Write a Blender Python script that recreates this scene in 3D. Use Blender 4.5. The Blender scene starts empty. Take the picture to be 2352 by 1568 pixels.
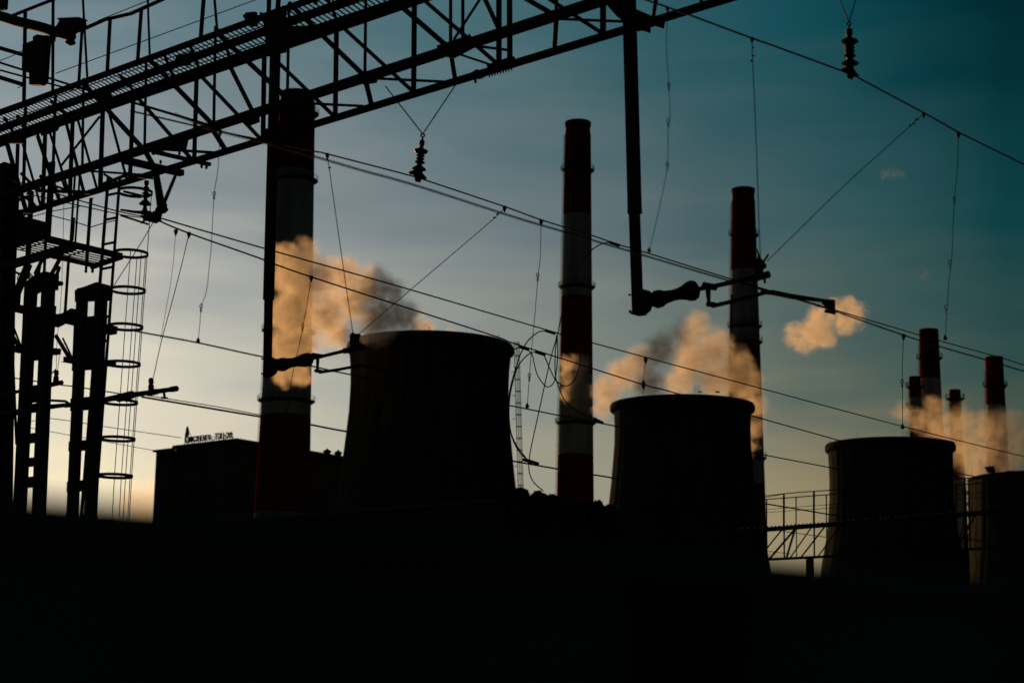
import bpy, math, random
from mathutils import Vector, Matrix, noise as mnoise
random.seed(7)
scene = bpy.context.scene
COL = scene.collection
# ------------------------------------------------------------------ camera
F = 4100.0                     # focal length in units of a 2352 px wide picture
PITCH = math.atan(776/4100); ROLL = math.radians(0.8)
CAM = Vector((0, 0, 3.0))
r0 = Vector((1, 0, 0)); f0 = Vector((0, math.cos(PITCH), math.sin(PITCH))); u0 = Vector((0, -math.sin(PITCH), math.cos(PITCH)))
CR = r0*math.cos(ROLL) + u0*math.sin(ROLL)
CU = u0*math.cos(ROLL) - r0*math.sin(ROLL)
cd = bpy.data.cameras.new('camera'); cam = bpy.data.objects.new('camera', cd); COL.objects.link(cam)
mw = Matrix((CR, CU, -f0)).transposed().to_4x4(); mw.translation = CAM
cam.matrix_world = mw
cd.sensor_width = 36; cd.lens = F/2352*36; cd.clip_start = 0.05; cd.clip_end = 30000
cd.dof.use_dof = True; cd.dof.focus_distance = 36; cd.dof.aperture_fstop = 2.0
scene.camera = cam
# ------------------------------------------------------------------ light
SUN_AZ = math.radians(-25); SUN_EL = math.radians(6)
sd = Vector((math.sin(SUN_AZ)*math.cos(SUN_EL), math.cos(SUN_AZ)*math.cos(SUN_EL), math.sin(SUN_EL)))
sl = bpy.data.lights.new('sun', 'SUN'); sl.energy = 4.0; sl.angle = math.radians(0.5); sl.color = (1.0, 0.49, 0.15)
so = bpy.data.objects.new('sun', sl); COL.objects.link(so)
so.rotation_mode = 'QUATERNION'; so.rotation_quaternion = sd.to_track_quat('Z', 'Y')
scene.view_settings.view_transform = 'Standard'; scene.view_settings.look = 'None'
scene.view_settings.exposure = 0; scene.view_settings.gamma = 1
scene.cycles.volume_bounces = 3; scene.cycles.max_bounces = 6
scene.cycles.volume_step_rate = 0.5; scene.cycles.volume_max_steps = 256
scene.render.filter_size = 1.5 if hasattr(scene.render, 'filter_size') else 1.5

def s2l(c):
    return tuple((v/255/12.92 if v/255 <= 0.04045 else ((v/255+0.055)/1.055)**2.4) for v in c)
def nd(nt, t, **kw):
    n = nt.nodes.new(t)
    for k, v in kw.items(): setattr(n, k, v)
    return n
def mth(nt, op, a, b=None, c=None, clamp=False):
    n = nt.nodes.new('ShaderNodeMath'); n.operation = op; n.use_clamp = clamp
    for i, v in enumerate((a, b, c)):
        if v is None: continue
        if isinstance(v, (int, float)): n.inputs[i].default_value = v
        else: nt.links.new(v, n.inputs[i])
    return n.outputs[0]
def ramp(nt, fac, stops):
    n = nt.nodes.new('ShaderNodeValToRGB'); cr = n.color_ramp
    while len(cr.elements) < len(stops): cr.elements.new(0.5)
    for e, (p, c) in zip(cr.elements, stops):
        e.position = p; e.color = (*c, 1) if len(c) == 3 else c
    nt.links.new(fac, n.inputs[0]); return n.outputs[0]
def mixc(nt, f, a, b):
    n = nt.nodes.new('ShaderNodeMix'); n.data_type = 'RGBA'; n.clamp_factor = True
    for k, v in ((0, f), (6, a), (7, b)):
        if isinstance(v, (int, float)): n.inputs[k].default_value = v
        elif isinstance(v, tuple): n.inputs[k].default_value = (*v, 1)
        else: nt.links.new(v, n.inputs[k])
    return n.outputs[2]

world = bpy.data.worlds.new('World'); scene.world = world; world.use_nodes = True
nt = world.node_tree; nt.nodes.clear()
tc = nd(nt, 'ShaderNodeTexCoord'); sx = nd(nt, 'ShaderNodeSeparateXYZ'); nt.links.new(tc.outputs['Generated'], sx.inputs[0])
X, Y, Z = sx.outputs
az = mth(nt, 'MULTIPLY', mth(nt, 'ARCTAN2', X, Y), 180/math.pi)      # degrees right of the view
el = mth(nt, 'MULTIPLY', mth(nt, 'ARCSINE', Z), 180/math.pi)
# faint streaky cloud veil that bends the gradient a little
mp = nd(nt, 'ShaderNodeMapping'); mp.inputs['Scale'].default_value = (6, 6, 34); mp.inputs['Rotation'].default_value = (0.0, 0.04, 0); nt.links.new(tc.outputs['Generated'], mp.inputs[0])
nz = nd(nt, 'ShaderNodeTexNoise'); nz.inputs['Scale'].default_value = 1.6; nz.inputs['Detail'].default_value = 4; nz.inputs['Roughness'].default_value = 0.45
nt.links.new(mp.outputs[0], nz.inputs['Vector'])
veil = mth(nt, 'SUBTRACT', nz.outputs[0], 0.5)
mp2 = nd(nt, 'ShaderNodeMapping'); mp2.inputs['Scale'].default_value = (7, 7, 16); nt.links.new(tc.outputs['Generated'], mp2.inputs[0])
nz2 = nd(nt, 'ShaderNodeTexNoise'); nz2.inputs['Scale'].default_value = 1.1; nz2.inputs['Detail'].default_value = 4
nt.links.new(mp2.outputs[0], nz2.inputs['Vector'])
veil2 = mth(nt, 'SUBTRACT', nz2.outputs[0], 0.5)
azp = mth(nt, 'ADD', az, mth(nt, 'MULTIPLY', veil2, 2.5))
elp = mth(nt, 'ADD', el, mth(nt, 'MULTIPLY', veil, 5.0))
t_az = mth(nt, 'DIVIDE', mth(nt, 'ADD', azp, 40), 80, clamp=True)
def pos(x): return (math.degrees(math.atan((x-1176)/F))+40)/80
SKY = [(4.6, [(-1500, (255, 238, 196)), (250, (252, 235, 196)), (760, (207, 197, 171)), (1230, (166, 159, 138)), (1830, (152, 139, 106)), (2352, (104, 99, 76)), (4000, (36, 46, 40))]),
       (9.5, [(-1500, (250, 235, 205)), (300, (220, 214, 196)), (480, (201, 198, 184)), (760, (176, 176, 165)), (1230, (139, 144, 136)), (1850, (94, 106, 97)), (2352, (50, 77, 74)), (4000, (16, 38, 38))]),
       (14.5, [(-1500, (200, 200, 200)), (300, (152, 157, 159)), (1000, (119, 131, 135)), (1600, (74, 98, 102)), (2000, (48, 85, 89)), (2352, (12, 63, 67)), (4000, (5, 30, 34))]),
       (20.5, [(-1500, (112, 136, 146)), (0, (109, 132, 141)), (900, (76, 109, 117)), (1300, (60, 98, 105)), (1800, (24, 77, 87)), (2050, (6, 62, 72)), (2352, (0, 41, 48)), (4000, (0, 20, 26))])]
cur = None
for i, (e, st) in enumerate(SKY):
    c = ramp(nt, t_az, [(min(1, max(0, pos(x))), s2l(rgb)) for x, rgb in st])
    if cur is None: cur = c
    else:
        e0 = SKY[i-1][0]
        cur = mixc(nt, mth(nt, 'DIVIDE', mth(nt, 'SUBTRACT', elp, e0), e-e0, clamp=True), cur, c)
# overhead and behind the camera the dusk sky is nearly dark
DARK = (0.0042, 0.0112, 0.0135)
cur = mixc(nt, mth(nt, 'DIVIDE', mth(nt, 'SUBTRACT', el, 22), 25, clamp=True), cur, DARK)
cur = mixc(nt, mth(nt, 'DIVIDE', mth(nt, 'SUBTRACT', mth(nt, 'ABSOLUTE', az), 38), 40, clamp=True), cur, DARK)
bg1 = nd(nt, 'ShaderNodeBackground'); nt.links.new(cur, bg1.inputs[0]); bg1.inputs[1].default_value = 1.0
sky = nd(nt, 'ShaderNodeTexSky'); sky.sky_type = 'NISHITA'; sky.sun_disc = False
sky.sun_elevation = SUN_EL; sky.sun_rotation = SUN_AZ; sky.air_density = 1.5; sky.dust_density = 2
bg2 = nd(nt, 'ShaderNodeBackground'); nt.links.new(sky.outputs[0], bg2.inputs[0]); bg2.inputs[1].default_value = 0.05
ms = nd(nt, 'ShaderNodeMixShader'); ms.inputs[0].default_value = 0.004
nt.links.new(bg1.outputs[0], ms.inputs[1]); nt.links.new(bg2.outputs[0], ms.inputs[2])
wo = nd(nt, 'ShaderNodeOutputWorld'); nt.links.new(ms.outputs[0], wo.inputs[0])

# ------------------------------------------------------------------ helpers
A = Vector((-0.754, 0.657, 0)).normalized()     # along the gantry, away to the left
T = Vector((0.657, 0.754, 0)).normalized()      # along the railway, away to the right
UP = Vector((0, 0, 1))
def ray(x, y): return f0 + CR*((x-1176)/F) - CU*((y-784)/F)
def at(x, y, d): return CAM + ray(x, y)*d
def depth(p): return (p-CAM).dot(f0)
def pl(n, D):                                    # maps a picture direction onto the vertical plane n.(p-cam)=D
    def g(x, y):
        r = ray(x, y); return CAM + r*(D/r.dot(n))
    return g
def hpl(z):
    def g(x, y):
        r = ray(x, y); return CAM + r*((z-CAM.z)/r.z)
    return g
def W(px, p): return px*depth(p)/F

def mat(name, base, rough=0.7, metal=0.0, var=0.25, scale=3.0, streak=None, bump=0.0):
    m = bpy.data.materials.new(name); m.use_nodes = True; n = m.node_tree; b = n.nodes['Principled BSDF']
    b.inputs['Roughness'].default_value = rough; b.inputs['Metallic'].default_value = metal
    b.inputs['Specular IOR Level'].default_value = 0.0 if rough >= 0.9 else 0.2
    c = n.nodes.new('ShaderNodeTexCoord'); mpp = n.nodes.new('ShaderNodeMapping')
    if streak: mpp.inputs['Scale'].default_value = streak
    n.links.new(c.outputs['Object'], mpp.inputs[0])
    z = n.nodes.new('ShaderNodeTexNoise'); z.inputs['Scale'].default_value = scale; z.inputs['Detail'].default_value = 6
    n.links.new(mpp.outputs[0], z.inputs['Vector'])
    lo = tuple(v*(1-var) for v in base); hi = tuple(min(1, v*(1+var)) for v in base)
    rc = ramp(n, z.outputs[0], [(0.3, lo), (0.7, hi)])
    n.links.new(rc, b.inputs['Base Color'])
    if bump:
        bp = n.nodes.new('ShaderNodeBump'); bp.inputs['Strength'].default_value = bump
        n.links.new(z.outputs[0], bp.inputs['Height']); n.links.new(bp.outputs[0], b.inputs['Normal'])
    return m
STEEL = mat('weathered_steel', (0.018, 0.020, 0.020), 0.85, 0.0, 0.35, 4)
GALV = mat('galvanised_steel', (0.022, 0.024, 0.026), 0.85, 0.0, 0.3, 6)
WIREM = mat('oxidised_copper_wire', (0.016, 0.018, 0.016), 0.85)
RUBBER = mat('black_cable_rubber', (0.02, 0.02, 0.02), 0.6)
PORC = mat('brown_porcelain', (0.02, 0.014, 0.012), 0.6, 0, 0.2, 8)
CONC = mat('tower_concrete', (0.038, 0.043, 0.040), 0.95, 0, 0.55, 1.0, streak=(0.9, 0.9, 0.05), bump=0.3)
SILLM = mat('sill_stand_in_grey', (0.14, 0.14, 0.13), 0.9, 0, 0.3, 2.0)
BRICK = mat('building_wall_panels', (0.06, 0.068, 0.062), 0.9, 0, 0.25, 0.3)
RED = mat('red_chimney_paint', (0.115, 0.008, 0.006), 0.95, 0, 0.4, 0.5, streak=(1, 1, 0.15))
WHITE = mat('white_chimney_paint', (0.26, 0.30, 0.31), 0.95, 0, 0.3, 0.5, streak=(1, 1, 0.12))
ROOF = mat('roof_sheet', (0.08, 0.08, 0.08), 0.85)
SIGNM = mat('sign_letter_sheet', (0.06, 0.08, 0.12), 0.6)
GROUND = mat('ballast_ground', (0.05, 0.047, 0.04), 0.95, 0, 0.4, 0.2)
LEAF = mat('leaf_green', (0.03, 0.04, 0.02), 0.9, 0, 0.4, 0.6)
BARK = mat('bark', (0.03, 0.024, 0.018), 0.9)
GLASSD = mat('dark_window_glass', (0.02, 0.03, 0.035), 0.15)

def tag(o, label=None, cat=None, group=None, kind=None):
    if label: o['label'] = label
    if cat: o['category'] = cat
    if group: o['group'] = group
    if kind: o['kind'] = kind
    return o
ROOT = {}
def thing(name, loc, label, cat, group=None):
    o = bpy.data.objects.new(name, None); COL.objects.link(o); o.location = loc; o.empty_display_size = 0.2
    ROOT[o.name] = Vector(loc)
    return tag(o, label, cat, group)
class M:
    def __init__(s): s.v = []; s.f = []; s.mi = []; s.smooth = False
    def face(s, *i, m=0): s.f.append(tuple(i)); s.mi.append(m)
    def beam(s, p0, p1, w, h=None, ref=None, m=0):
        p0 = Vector(p0); p1 = Vector(p1); h = h or w; d = (p1-p0)
        if d.length < 1e-6: return
        d.normalize(); ref = Vector(ref) if ref is not None else UP
        if abs(d.dot(ref)) > 0.99: ref = T if abs(d.dot(T)) < 0.9 else A
        b = (ref - d*ref.dot(d)).normalized()     # towards ref: thickness h
        a = d.cross(b).normalized()
        k = len(s.v)
        for p in (p0, p1):
            for sa, sb in ((-1, -1), (1, -1), (1, 1), (-1, 1)):
                s.v.append(p + a*sa*w/2 + b*sb*h/2)
        for q in ((0, 1, 2, 3), (7, 6, 5, 4), (0, 4, 5, 1), (1, 5, 6, 2), (2, 6, 7, 3), (3, 7, 4, 0)):
            s.face(*(k+i for i in q), m=m)
    def angle(s, p0, p1, w, n):                   # rolled steel angle: two thin legs
        p0 = Vector(p0); p1 = Vector(p1); d = (p1-p0).normalized(); n = Vector(n)
        side = d.cross(n).normalized(); th = w*0.12
        s.beam(p0, p1, w, th, ref=n)
        s.beam(p0+side*(w/2-th/2)-n*w*0.42, p1+side*(w/2-th/2)-n*w*0.42, th, w*0.72, ref=n)
    def tube(s, pts, r, n=8, m=0, closed=False):
        pts = [Vector(p) for p in pts]; N = len(pts); rr = r if isinstance(r, (list, tuple)) else [r]*N
        k = len(s.v); prev = None
        for i, p in enumerate(pts):
            if closed: d = pts[(i+1) % N]-pts[i-1]
            else: d = pts[min(i+1, N-1)]-pts[max(i-1, 0)]
            d.normalize()
            if prev is None:
                ref = UP if abs(d.z) < 0.9 else T
                a = d.cross(ref).normalized()
            else:
                a = (prev - d*prev.dot(d)).normalized()
            prev = a; b = d.cross(a)
            for j in range(n):
                t = 2*math.pi*j/n; s.v.append(p + (a*math.cos(t)+b*math.sin(t))*rr[i])
        for i in range(N if closed else N-1):
            i2 = (i+1) % N
            for j in range(n):
                j2 = (j+1) % n
                s.face(k+i*n+j, k+i*n+j2, k+i2*n+j2, k+i2*n+j, m=m)
        if not closed:
            s.face(*[k+j for j in range(n)][::-1], m=m); s.face(*[k+(N-1)*n+j for j in range(n)], m=m)
    def lathe(s, p0, axis, prof, n=20, mf=None):   # prof: (distance along axis, radius)
        axis = Vector(axis).normalized(); ref = UP if abs(axis.z) < 0.9 else Vector((1, 0, 0))
        a = axis.cross(ref).normalized(); b = axis.cross(a); k = len(s.v)
        for (h, r) in prof:
            for j in range(n):
                t = 2*math.pi*j/n; s.v.append(Vector(p0)+axis*h+(a*math.cos(t)+b*math.sin(t))*r)
        for i in range(len(prof)-1):
            for j in range(n):
                j2 = (j+1) % n; s.face(k+i*n+j, k+i*n+j2, k+(i+1)*n+j2, k+(i+1)*n+j, m=(mf(i) if mf else 0))
        s.face(*[k+j for j in range(n)][::-1], m=(mf(0) if mf else 0)); s.face(*[k+(len(prof)-1)*n+j for j in range(n)], m=(mf(len(prof)-2) if mf else 0))
    def prism(s, pts, ext):                        # flat outline given a real thickness
        n = len(pts); k = len(s.v)
        for p in pts: s.v.append(Vector(p)-Vector(ext)/2)
        for p in pts: s.v.append(Vector(p)+Vector(ext)/2)
        s.face(*range(k, k+n)); s.face(*range(k+2*n-1, k+n-1, -1))
        for i in range(n): j = (i+1) % n; s.face(k+i, k+n+i, k+n+j, k+j)
    def build(s, name, mt, parent=None, loc=None, smooth=False):
        if parent is not None:
            q = parent
            while q.parent: q = q.parent
            base = ROOT[q.name]
        else:
            if loc is None:
                xs = s.v; c = sum(xs, Vector())/len(xs); loc = Vector((c.x, c.y, min(v.z for v in xs)))
            base = Vector(loc)
        me = bpy.data.meshes.new(name); me.from_pydata([tuple(v-base) for v in s.v], [], s.f); me.update()
        for x in (mt if isinstance(mt, (list, tuple)) else [mt]): me.materials.append(x)
        for p, mi in zip(me.polygons, s.mi): p.material_index = mi; p.use_smooth = smooth
        o = bpy.data.objects.new(name, me); COL.objects.link(o)
        if parent is not None: o.parent = parent
        else: o.location = base; ROOT[o.name] = Vector(base)
        return o
def smoothline(pts, n=8):
    out = []
    P = [Vector(p) for p in pts]; P = [P[0]*2-P[1]]+P+[P[-1]*2-P[-2]]
    for i in range(1, len(P)-2):
        for k in range(n):
            t = k/n; a, b, c, d = P[i-1:i+3]
            out.append(0.5*((2*b)+(c-a)*t+(2*a-5*b+4*c-d)*t*t+(3*b-a-3*c+d)*t**3))
    out.append(P[-2]); return out
# ================================================================== setting
m = M(); S = 14000
m.v = [Vector((-S, -3000, 0)), Vector((S, -3000, 0)), Vector((S, 20000, 0)), Vector((-S, 20000, 0))]; m.face(0, 1, 2, 3)
g = m.build('ground', GROUND, loc=(0, 0, 0)); tag(g, kind='structure')

# ================================================================== railway gantry
GA = pl(T, 16.35); GB = pl(T, 15.7); GM = pl(T, 16.02)
gan = thing('catenary_gantry', tuple(GM(700, 250))[:2]+(0,), 'black steel lattice gantry with walkway and handrail crossing the upper left of the picture', 'gantry')
def seg(mm, pa, pb, wpx, hk=0.4, n=T):
    w = W(wpx, (pa+pb)/2); mm.beam(pa, pb, w, w*hk, ref=n)
def member(name, ga, p, gb, q, wpx, hk=0.4, n=T, mt=None, parent=None):
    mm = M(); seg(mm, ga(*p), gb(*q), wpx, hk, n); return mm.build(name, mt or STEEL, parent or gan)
def lastx(p, q, x): return (x, p[1]+(q[1]-p[1])*(x-p[0])/(q[0]-p[0]))
# chords: far lower, near lower, far upper, near upper, walkway stringer
member('lower_chord', GA, (-60, 524), GA, (1760, -30), 13, 0.9)
member('lower_chord', GB, (-60, 470), GB, (1560, -56), 19, 0.8)
member('upper_chord', GA, (-60, 346), GA, (1300, -122), 23, 0.8)
member('upper_chord', GB, (-60, 280), GB, (1100, -140), 12, 0.8)
member('walkway_stringer', GM, (-60, 318), GM, (1000, -72), 15, 0.8)
def lowA(x0, y0, x1, y1):                       # run a far-face member on down to the far lower chord
    for _ in range(400):
        if y1 >= 500-.304*(x1-20): break
        x1 += (x1-x0)/(y1-y0); y1 += 1
    return (x1, y1)
# far face verticals (wide) and near face verticals (narrow)
for x0, y0, x1, y1, w in [(452,160,446,370,11),(306,225,298,420,11),(236,255,230,440,12),(607,130,604,325,12),(773,65,770,268,12),(952,0,950,210,12.5),
        (1146,-70,1146,145,13),(1170,-80,1171,135,13),(1386,-120,1385,76,14),(167,277,160,460,11),(104,300,98,480,11),(41,326,36,494,10)]:
    member('vertical', GA, (x0, y0), GA, lowA(x0, y0, x1, y1), w)
for x0, y0, x1, y1, w in [(336,130,332,345,7),(495,60,491,290,7.5),(192,180,189,390,7),(664,5,660,225,7.5),(841,-60,838,178,7.5),(1035,-120,1035,115,8),
        (1063,-130,1063,100,8),(1278,-200,1278,40,8.5),(128,208,121,412,8),(59,235,54,435,9)]:
    member('vertical', GB, (x0, y0), GB, (x1, y1), w)
# diagonals
for x0, y0, x1, y1, w in [(452,165,604,325,8.5),(607,113,770,270,8.5),(773,50,950,212,8.5),(952,-18,1148,152,9),(1171,-60,1388,80,9),(306,213,448,375,8.5),
        (248,250,284,385,6.5),(179,276,210,388,6),(153,286,180,392,8),(113,300,140,385,6),(86,311,116,400,9.5),(51,326,70,392,6),(12,315,36,400,11)]:
    member('diagonal', GA, (x0, y0), GA, lowA(x0, y0, x1, y1), w)
for x0, y0, x1, y1, w in [(528,152,583,262,10),(1111,-8,1147,70,10)]: member('diagonal', GM, (x0, y0), GM, (x1, y1), w)
for x0, y0, x1, y1, w in [(664,8,835,173,11),(494,72,662,228,11),(338,132,492,290,11),(190,190,334,348,11),(860,-38,1033,112,11.5),(1040,-100,1278,38,11.5),
        (1108,-10,1042,92,6.5),(229,268,138,384,6),(270,-60,275,-50,5)]:
    member('diagonal', GB, (x0, y0), GB, (x1, y1), w)
# bracing of the underside between the two lower chords, and of the top
HN = UP
for x0, y0, x1, y1, w in [(838,178,853,240,11),(1035,118,1045,180,10),(490,300,520,348,11),(333,346,354,384,11),(1278,42,1274,107,11),(660,225,684,292,11),
        (850,180,1020,188,8),(670,236,835,244,8),(372,343,497,351,9),(1283,44,1434,50,8),(1045,100,1172,116,8),(190,392,337,402,7),(60,432,130,440,7),
        (505,302,590,322,5),(1055,125,1130,150,6),(1508,-6,1500,40,9),(1600,-30,1612,6,7)]:
    member('underside_brace', GB, (x0, y0), GA, (x1, y1), w, 0.5, n=UP)
member('tie_rod', GA, (310, 237), GB, (475, 286), 6, 0.6)
for x0, y0, x1, y1 in [(275,172,306,208),(375,120,402,185),(435,100,456,155),(505,68,527,130),(118,232,150,262),(40,265,60,300),(600,30,628,110),(745,-20,775,50),(10,270,35,312)]:
    member('top_brace', GB, (x0, y0), GA, (x1, y1), 7, 0.5, n=UP)
# walkway grating: bars run along the railway, so they read as short slanted strokes from below
zt = GA(400, 184).z + 0.02
pa = GB(-80, 288); pa = GB(0, 258)
def cross(n, D, s): return CAM + T*D + A*s
s0 = (GM(1050, 0)-CAM).dot(A); s1 = (GM(-70, 300)-CAM).dot(A)
zB = GB(325, 137).z; zA = GA(400, 184).z
mm = M(); s = s0
while s < s1:
    p = CAM+T*15.72+A*s; q = CAM+T*16.33+A*s; p.z = zB; q.z = zA
    mm.beam(p, q, 0.03, 0.005); s += 0.098
for k in range(1, 4):
    D = 15.7+k*0.16; z = zB+(zA-zB)*(D-15.7)/0.65
    p = CAM+T*D+A*s0; q = CAM+T*D+A*s1; p.z = q.z = z
    mm.beam(p, q, 0.02, 0.006)
mm.build('walkway_grating', GALV, gan)
# gusset plates and splice plates
def poly(name, g, pts, th, n=T, mt=None, parent=None):
    mm = M(); mm.prism([g(*p) for p in pts], Vector(n)*th); return mm.build(name, mt or STEEL, parent or gan)
for g_, pts in [(GB, [(1006,106),(1080,82),(1082,112),(1040,134),(1010,128)]), (GB, [(840,164),(858,164),(866,180),(862,190),(832,194),(832,172)]),
        (GA, [(1120,150),(1180,130),(1182,150),(1126,170)]), (GA, [(1088,166),(1098,160),(1104,168),(1112,176),(1098,182)]),
        (GB, [(560,38),(568,30),(588,28),(590,60),(575,62)]), (GB, [(655,62),(712,60),(710,84),(660,104),(650,90)]), (GB, [(612,30),(655,14),(655,120),(612,130)]),
        (GA, [(604,296),(646,296),(644,324),(608,330)]), (GB, [(560,262),(592,250),(594,280),(568,290)]), (GB, [(395,318),(430,322),(425,344),(372,346),(350,356)]),
        (GM, [(1462,22),(1500,38),(1526,44),(1522,66),(1500,60),(1464,72)]), (GM, [(1466,58),(1492,64),(1491,76),(1468,70)]), (GM, [(1394,0),(1433,0),(1433,50),(1420,40),(1398,16)]),
        (GB, [(405,130),(438,122),(436,150),(412,152)]), (GB, [(222,218),(252,208),(258,236),(230,250)]), (GB, [(100,288),(140,276),(130,300),(96,312)]), (GB, [(14,308),(60,300),(56,330),(20,330)])]:
    poly('gusset_plate', g_, pts, 0.05)
mm = M()
for i in range(9): p = GA(1124+i*6.4, 172-i*2.0); mm.beam(p, p-UP*0.035, 0.014)
for i in range(14): p = GB(30+i*42, 251-i*15.2); mm.beam(p, p+UP*0.03, 0.02)
mm.build('bolts', GALV, gan)
# insulator hanger beams under the left part (they run along the railway)
def track_beam(name, p, q, w, D=15.9, hk=0.8, mt=None, parent=None, z=None):
    """beam along the railway through pixel p (on the gantry plane) reaching picture column q"""
    a = pl(T, D)(*p); g2 = pl(A, (a-CAM).dot(A)); b = g2(*q)
    mm = M(); ww = W(w, (a+b)/2); mm.beam(a, b, ww, ww*hk, ref=UP); return mm.build(name, mt or STEEL, parent or gan)
track_beam('hanger_beam', (285, 368), (418, 398), 17)
track_beam('hanger_beam', (350, 348), (482, 378), 10, 15.6)
mm = M()
for x, y in ((376,352),(412,352),(369,372),(463,382),(474,384),(358,328),(282,354),(1078,84),(1092,186)): p = GM(x, y); mm.lathe(p-UP*0.03, UP, [(0, .012), (.01, .02), (.045, .02), (.06, .01)], 6)
mm.build('anchor_bolts', GALV, gan)
# handrail on the near side of the walkway, with tall posts
hr = M()
for x0, y0, x1, y1, w in [(190,-8,201,188,6),(189,58,181,192,8),(253,42,246,172,9.5),(325,18,316,142,9.5),(468,-6,461,88,10.5),(122,-10,121,216,8),(58,28,55,238,10),(619,-40,617,40,11),(727,-60,725,10,10)]:
    member('handrail_post', GB, (x0, y0), GB, (x1, y1), w)
member('handrail_post', GB, (339, -10), GB, (344, 130), 5.5); member('handrail_post', GB, (492, -10), GB, (499, 72), 6.5)
def rail(name, pts, w, g_=GB, parent=None, mt=None):
    P = [g_(*p) for p in pts]; mm = M(); mm.tube(P, [W(w, p)/2 for p in P], 8); return mm.build(name, mt or STEEL, parent or gan)
rail('handrail', [(30,36),(85,14),(142,-8)], 8); rail('handrail', [(150,82),(195,66),(240,46),(300,32),(345,12),(385,-6)], 9)
rail('guard_wire', [(225,48),(290,22),(352,-3)], 2.2); rail('guard_wire', [(128,169),(588,0),(640,-18)], 2.2)

# floodlight and siren box on the walkway, pipe arm
fl = thing('floodlight', GB(150, 70), 'flat ribbed floodlight ending a thick curved pipe arm, top left', 'floodlight')
P = smoothline([GB(-30,38),GB(0,38),GB(40,50),GB(90,62),GB(130,74),GB(165,84)], 5); mm = M(); mm.tube(P, [W(24, p)/2 for p in P], 12); mm.build('arm', STEEL, fl)
poly('housing', GB, [(132,64),(142,47),(192,44),(196,66),(166,78),(140,74)], 0.08, parent=fl)
mm = M()
for i in range(16): p = GB(143+i*3.1, 47-i*0.15); mm.beam(p-T*0.09, p+T*0.09, 0.008, 0.03)
mm.build('cooling_fins', GALV, fl)
mm = M(); p = GB(163, 82); mm.lathe(p, -UP, [(0, .03), (.07, .03), (.075, .06), (.11, .085), (.13, .08), (.16, .03)], 10); mm.build('lamp_head', STEEL, fl)
bx = thing('transformer_box', GB(83, 140), 'tall black equipment box hung below the pipe arm in the top left corner', 'equipment box')
poly('case', GB, [(57,104),(80,95),(113,88),(106,190),(96,196),(72,196),(72,170),(55,162)], 0.09, parent=bx)
poly('lid', GB, [(79,86),(88,81),(100,82),(112,90),(110,98),(80,99)], 0.07, parent=bx)
poly('bracket', GB, [(104,82),(125,84),(124,94),(118,100),(104,96)], 0.06, parent=bx)
bx2 = thing('junction_box', GB(6, 12), 'small dark box cut by the left edge at the very top left', 'junction box')
poly('case', GB, [(-14,-6),(16,-6),(15,14),(14,22),(-14,27)], 0.06, parent=bx2)
mm = M(); p = GB(-5, 30); mm.beam(p, p-UP*0.1, 0.05); mm.build('mount', STEEL, bx2)
for (p, q, w) in [((-20,105),(56,127),8.5),((-20,138),(196,206),4.5),((-20,156),(172,208),4),((-20,172),(54,195),9)]:
    track_beam('side_walkway_rail', p, q, w, 15.2)
rail('guard_wire', [(0,140),(30,128),(60,112)], 2, pl(T, 15.2)); rail('guard_wire', [(41,202),(58,195)], 2, pl(T, 15.2))

# ================================================================== left gantry mast with platform and caged ladder
GP = pl(T, 16.1)
ms_ = thing('gantry_mast', tuple(GP(70, 600))[:2]+(0,), 'dark lattice mast carrying the left end of the gantry, with a grated platform', 'mast')
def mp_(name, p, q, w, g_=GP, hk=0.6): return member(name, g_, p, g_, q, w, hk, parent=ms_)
mp_('leg', (120, 372), (109, 548), 14); mp_('leg', (105, 545), (101, 640), 6.5, pl(T, 16.6)); mp_('leg', (72, 440), (62, 640), 12, pl(T, 16.6))
mp_('leg', (14, 380), (-2, 1560), 36, GP, 1.0); mp_('leg', (36, 430), (26, 640), 18)
mp_('leg', (158, 590), (149, 725), 6.5, pl(T, 16.8)); mp_('leg', (95, 590), (88, 630), 7); mp_('leg', (47, 640), (42, 712), 7); mp_('leg', (209, 455), (199, 604), 7.5)
mp_('leg', (20, 600), (38, 1020), 6, pl(T, 17.4))
mp_('brace', (213, 455), (214, 456), 3)
for p, q, w in [((143,584),(116,634),9),((137,612),(120,660),8),((100,590),(80,630),8),((66,606),(36,680),18),((36,680),(14,760),16),((20,595),(30,640),8),((24,620),(52,632),5),((62,452),(84,480),9),((48,398),(80,430),6),((92,404),(112,422),7),((40,488),(68,482),9),((36,504),(56,500),7)]:
    mp_('brace', p, q, w)
mp_('brace', (38, 486), (72, 486), 9); mp_('brace', (118,424), (154,437), 5); mp_('brace', (239,400), (277,424), 5, GM); mp_('brace', (137,398), (152,440), 5); mp_('brace', (90,412), (62,446), 4); mp_('brace', (20,470), (60,452), 6); mp_('brace', (86,438),(208,442),8, GM) ; mp_('brace', (290,400),(350,408),9, GM); mp_('brace', (232,425),(290,402),7, GM)
poly('side_plate', GP, [(-8,478),(30,490),(113,512),(112,546),(40,566),(-8,560)], 0.08, parent=ms_)
poly('side_plate', GP, [(-8,390),(4,388),(28,386),(34,400),(30,640),(-8,640)], 0.1, parent=ms_)
mp_('conduit', (172, 405), (162, 553), 5, pl(T, 15.9)); mp_('conduit', (183, 405), (173, 556), 4.5, pl(T, 15.9)); mp_('conduit', (170,500),(166,553),6, pl(T, 15.88))
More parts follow.
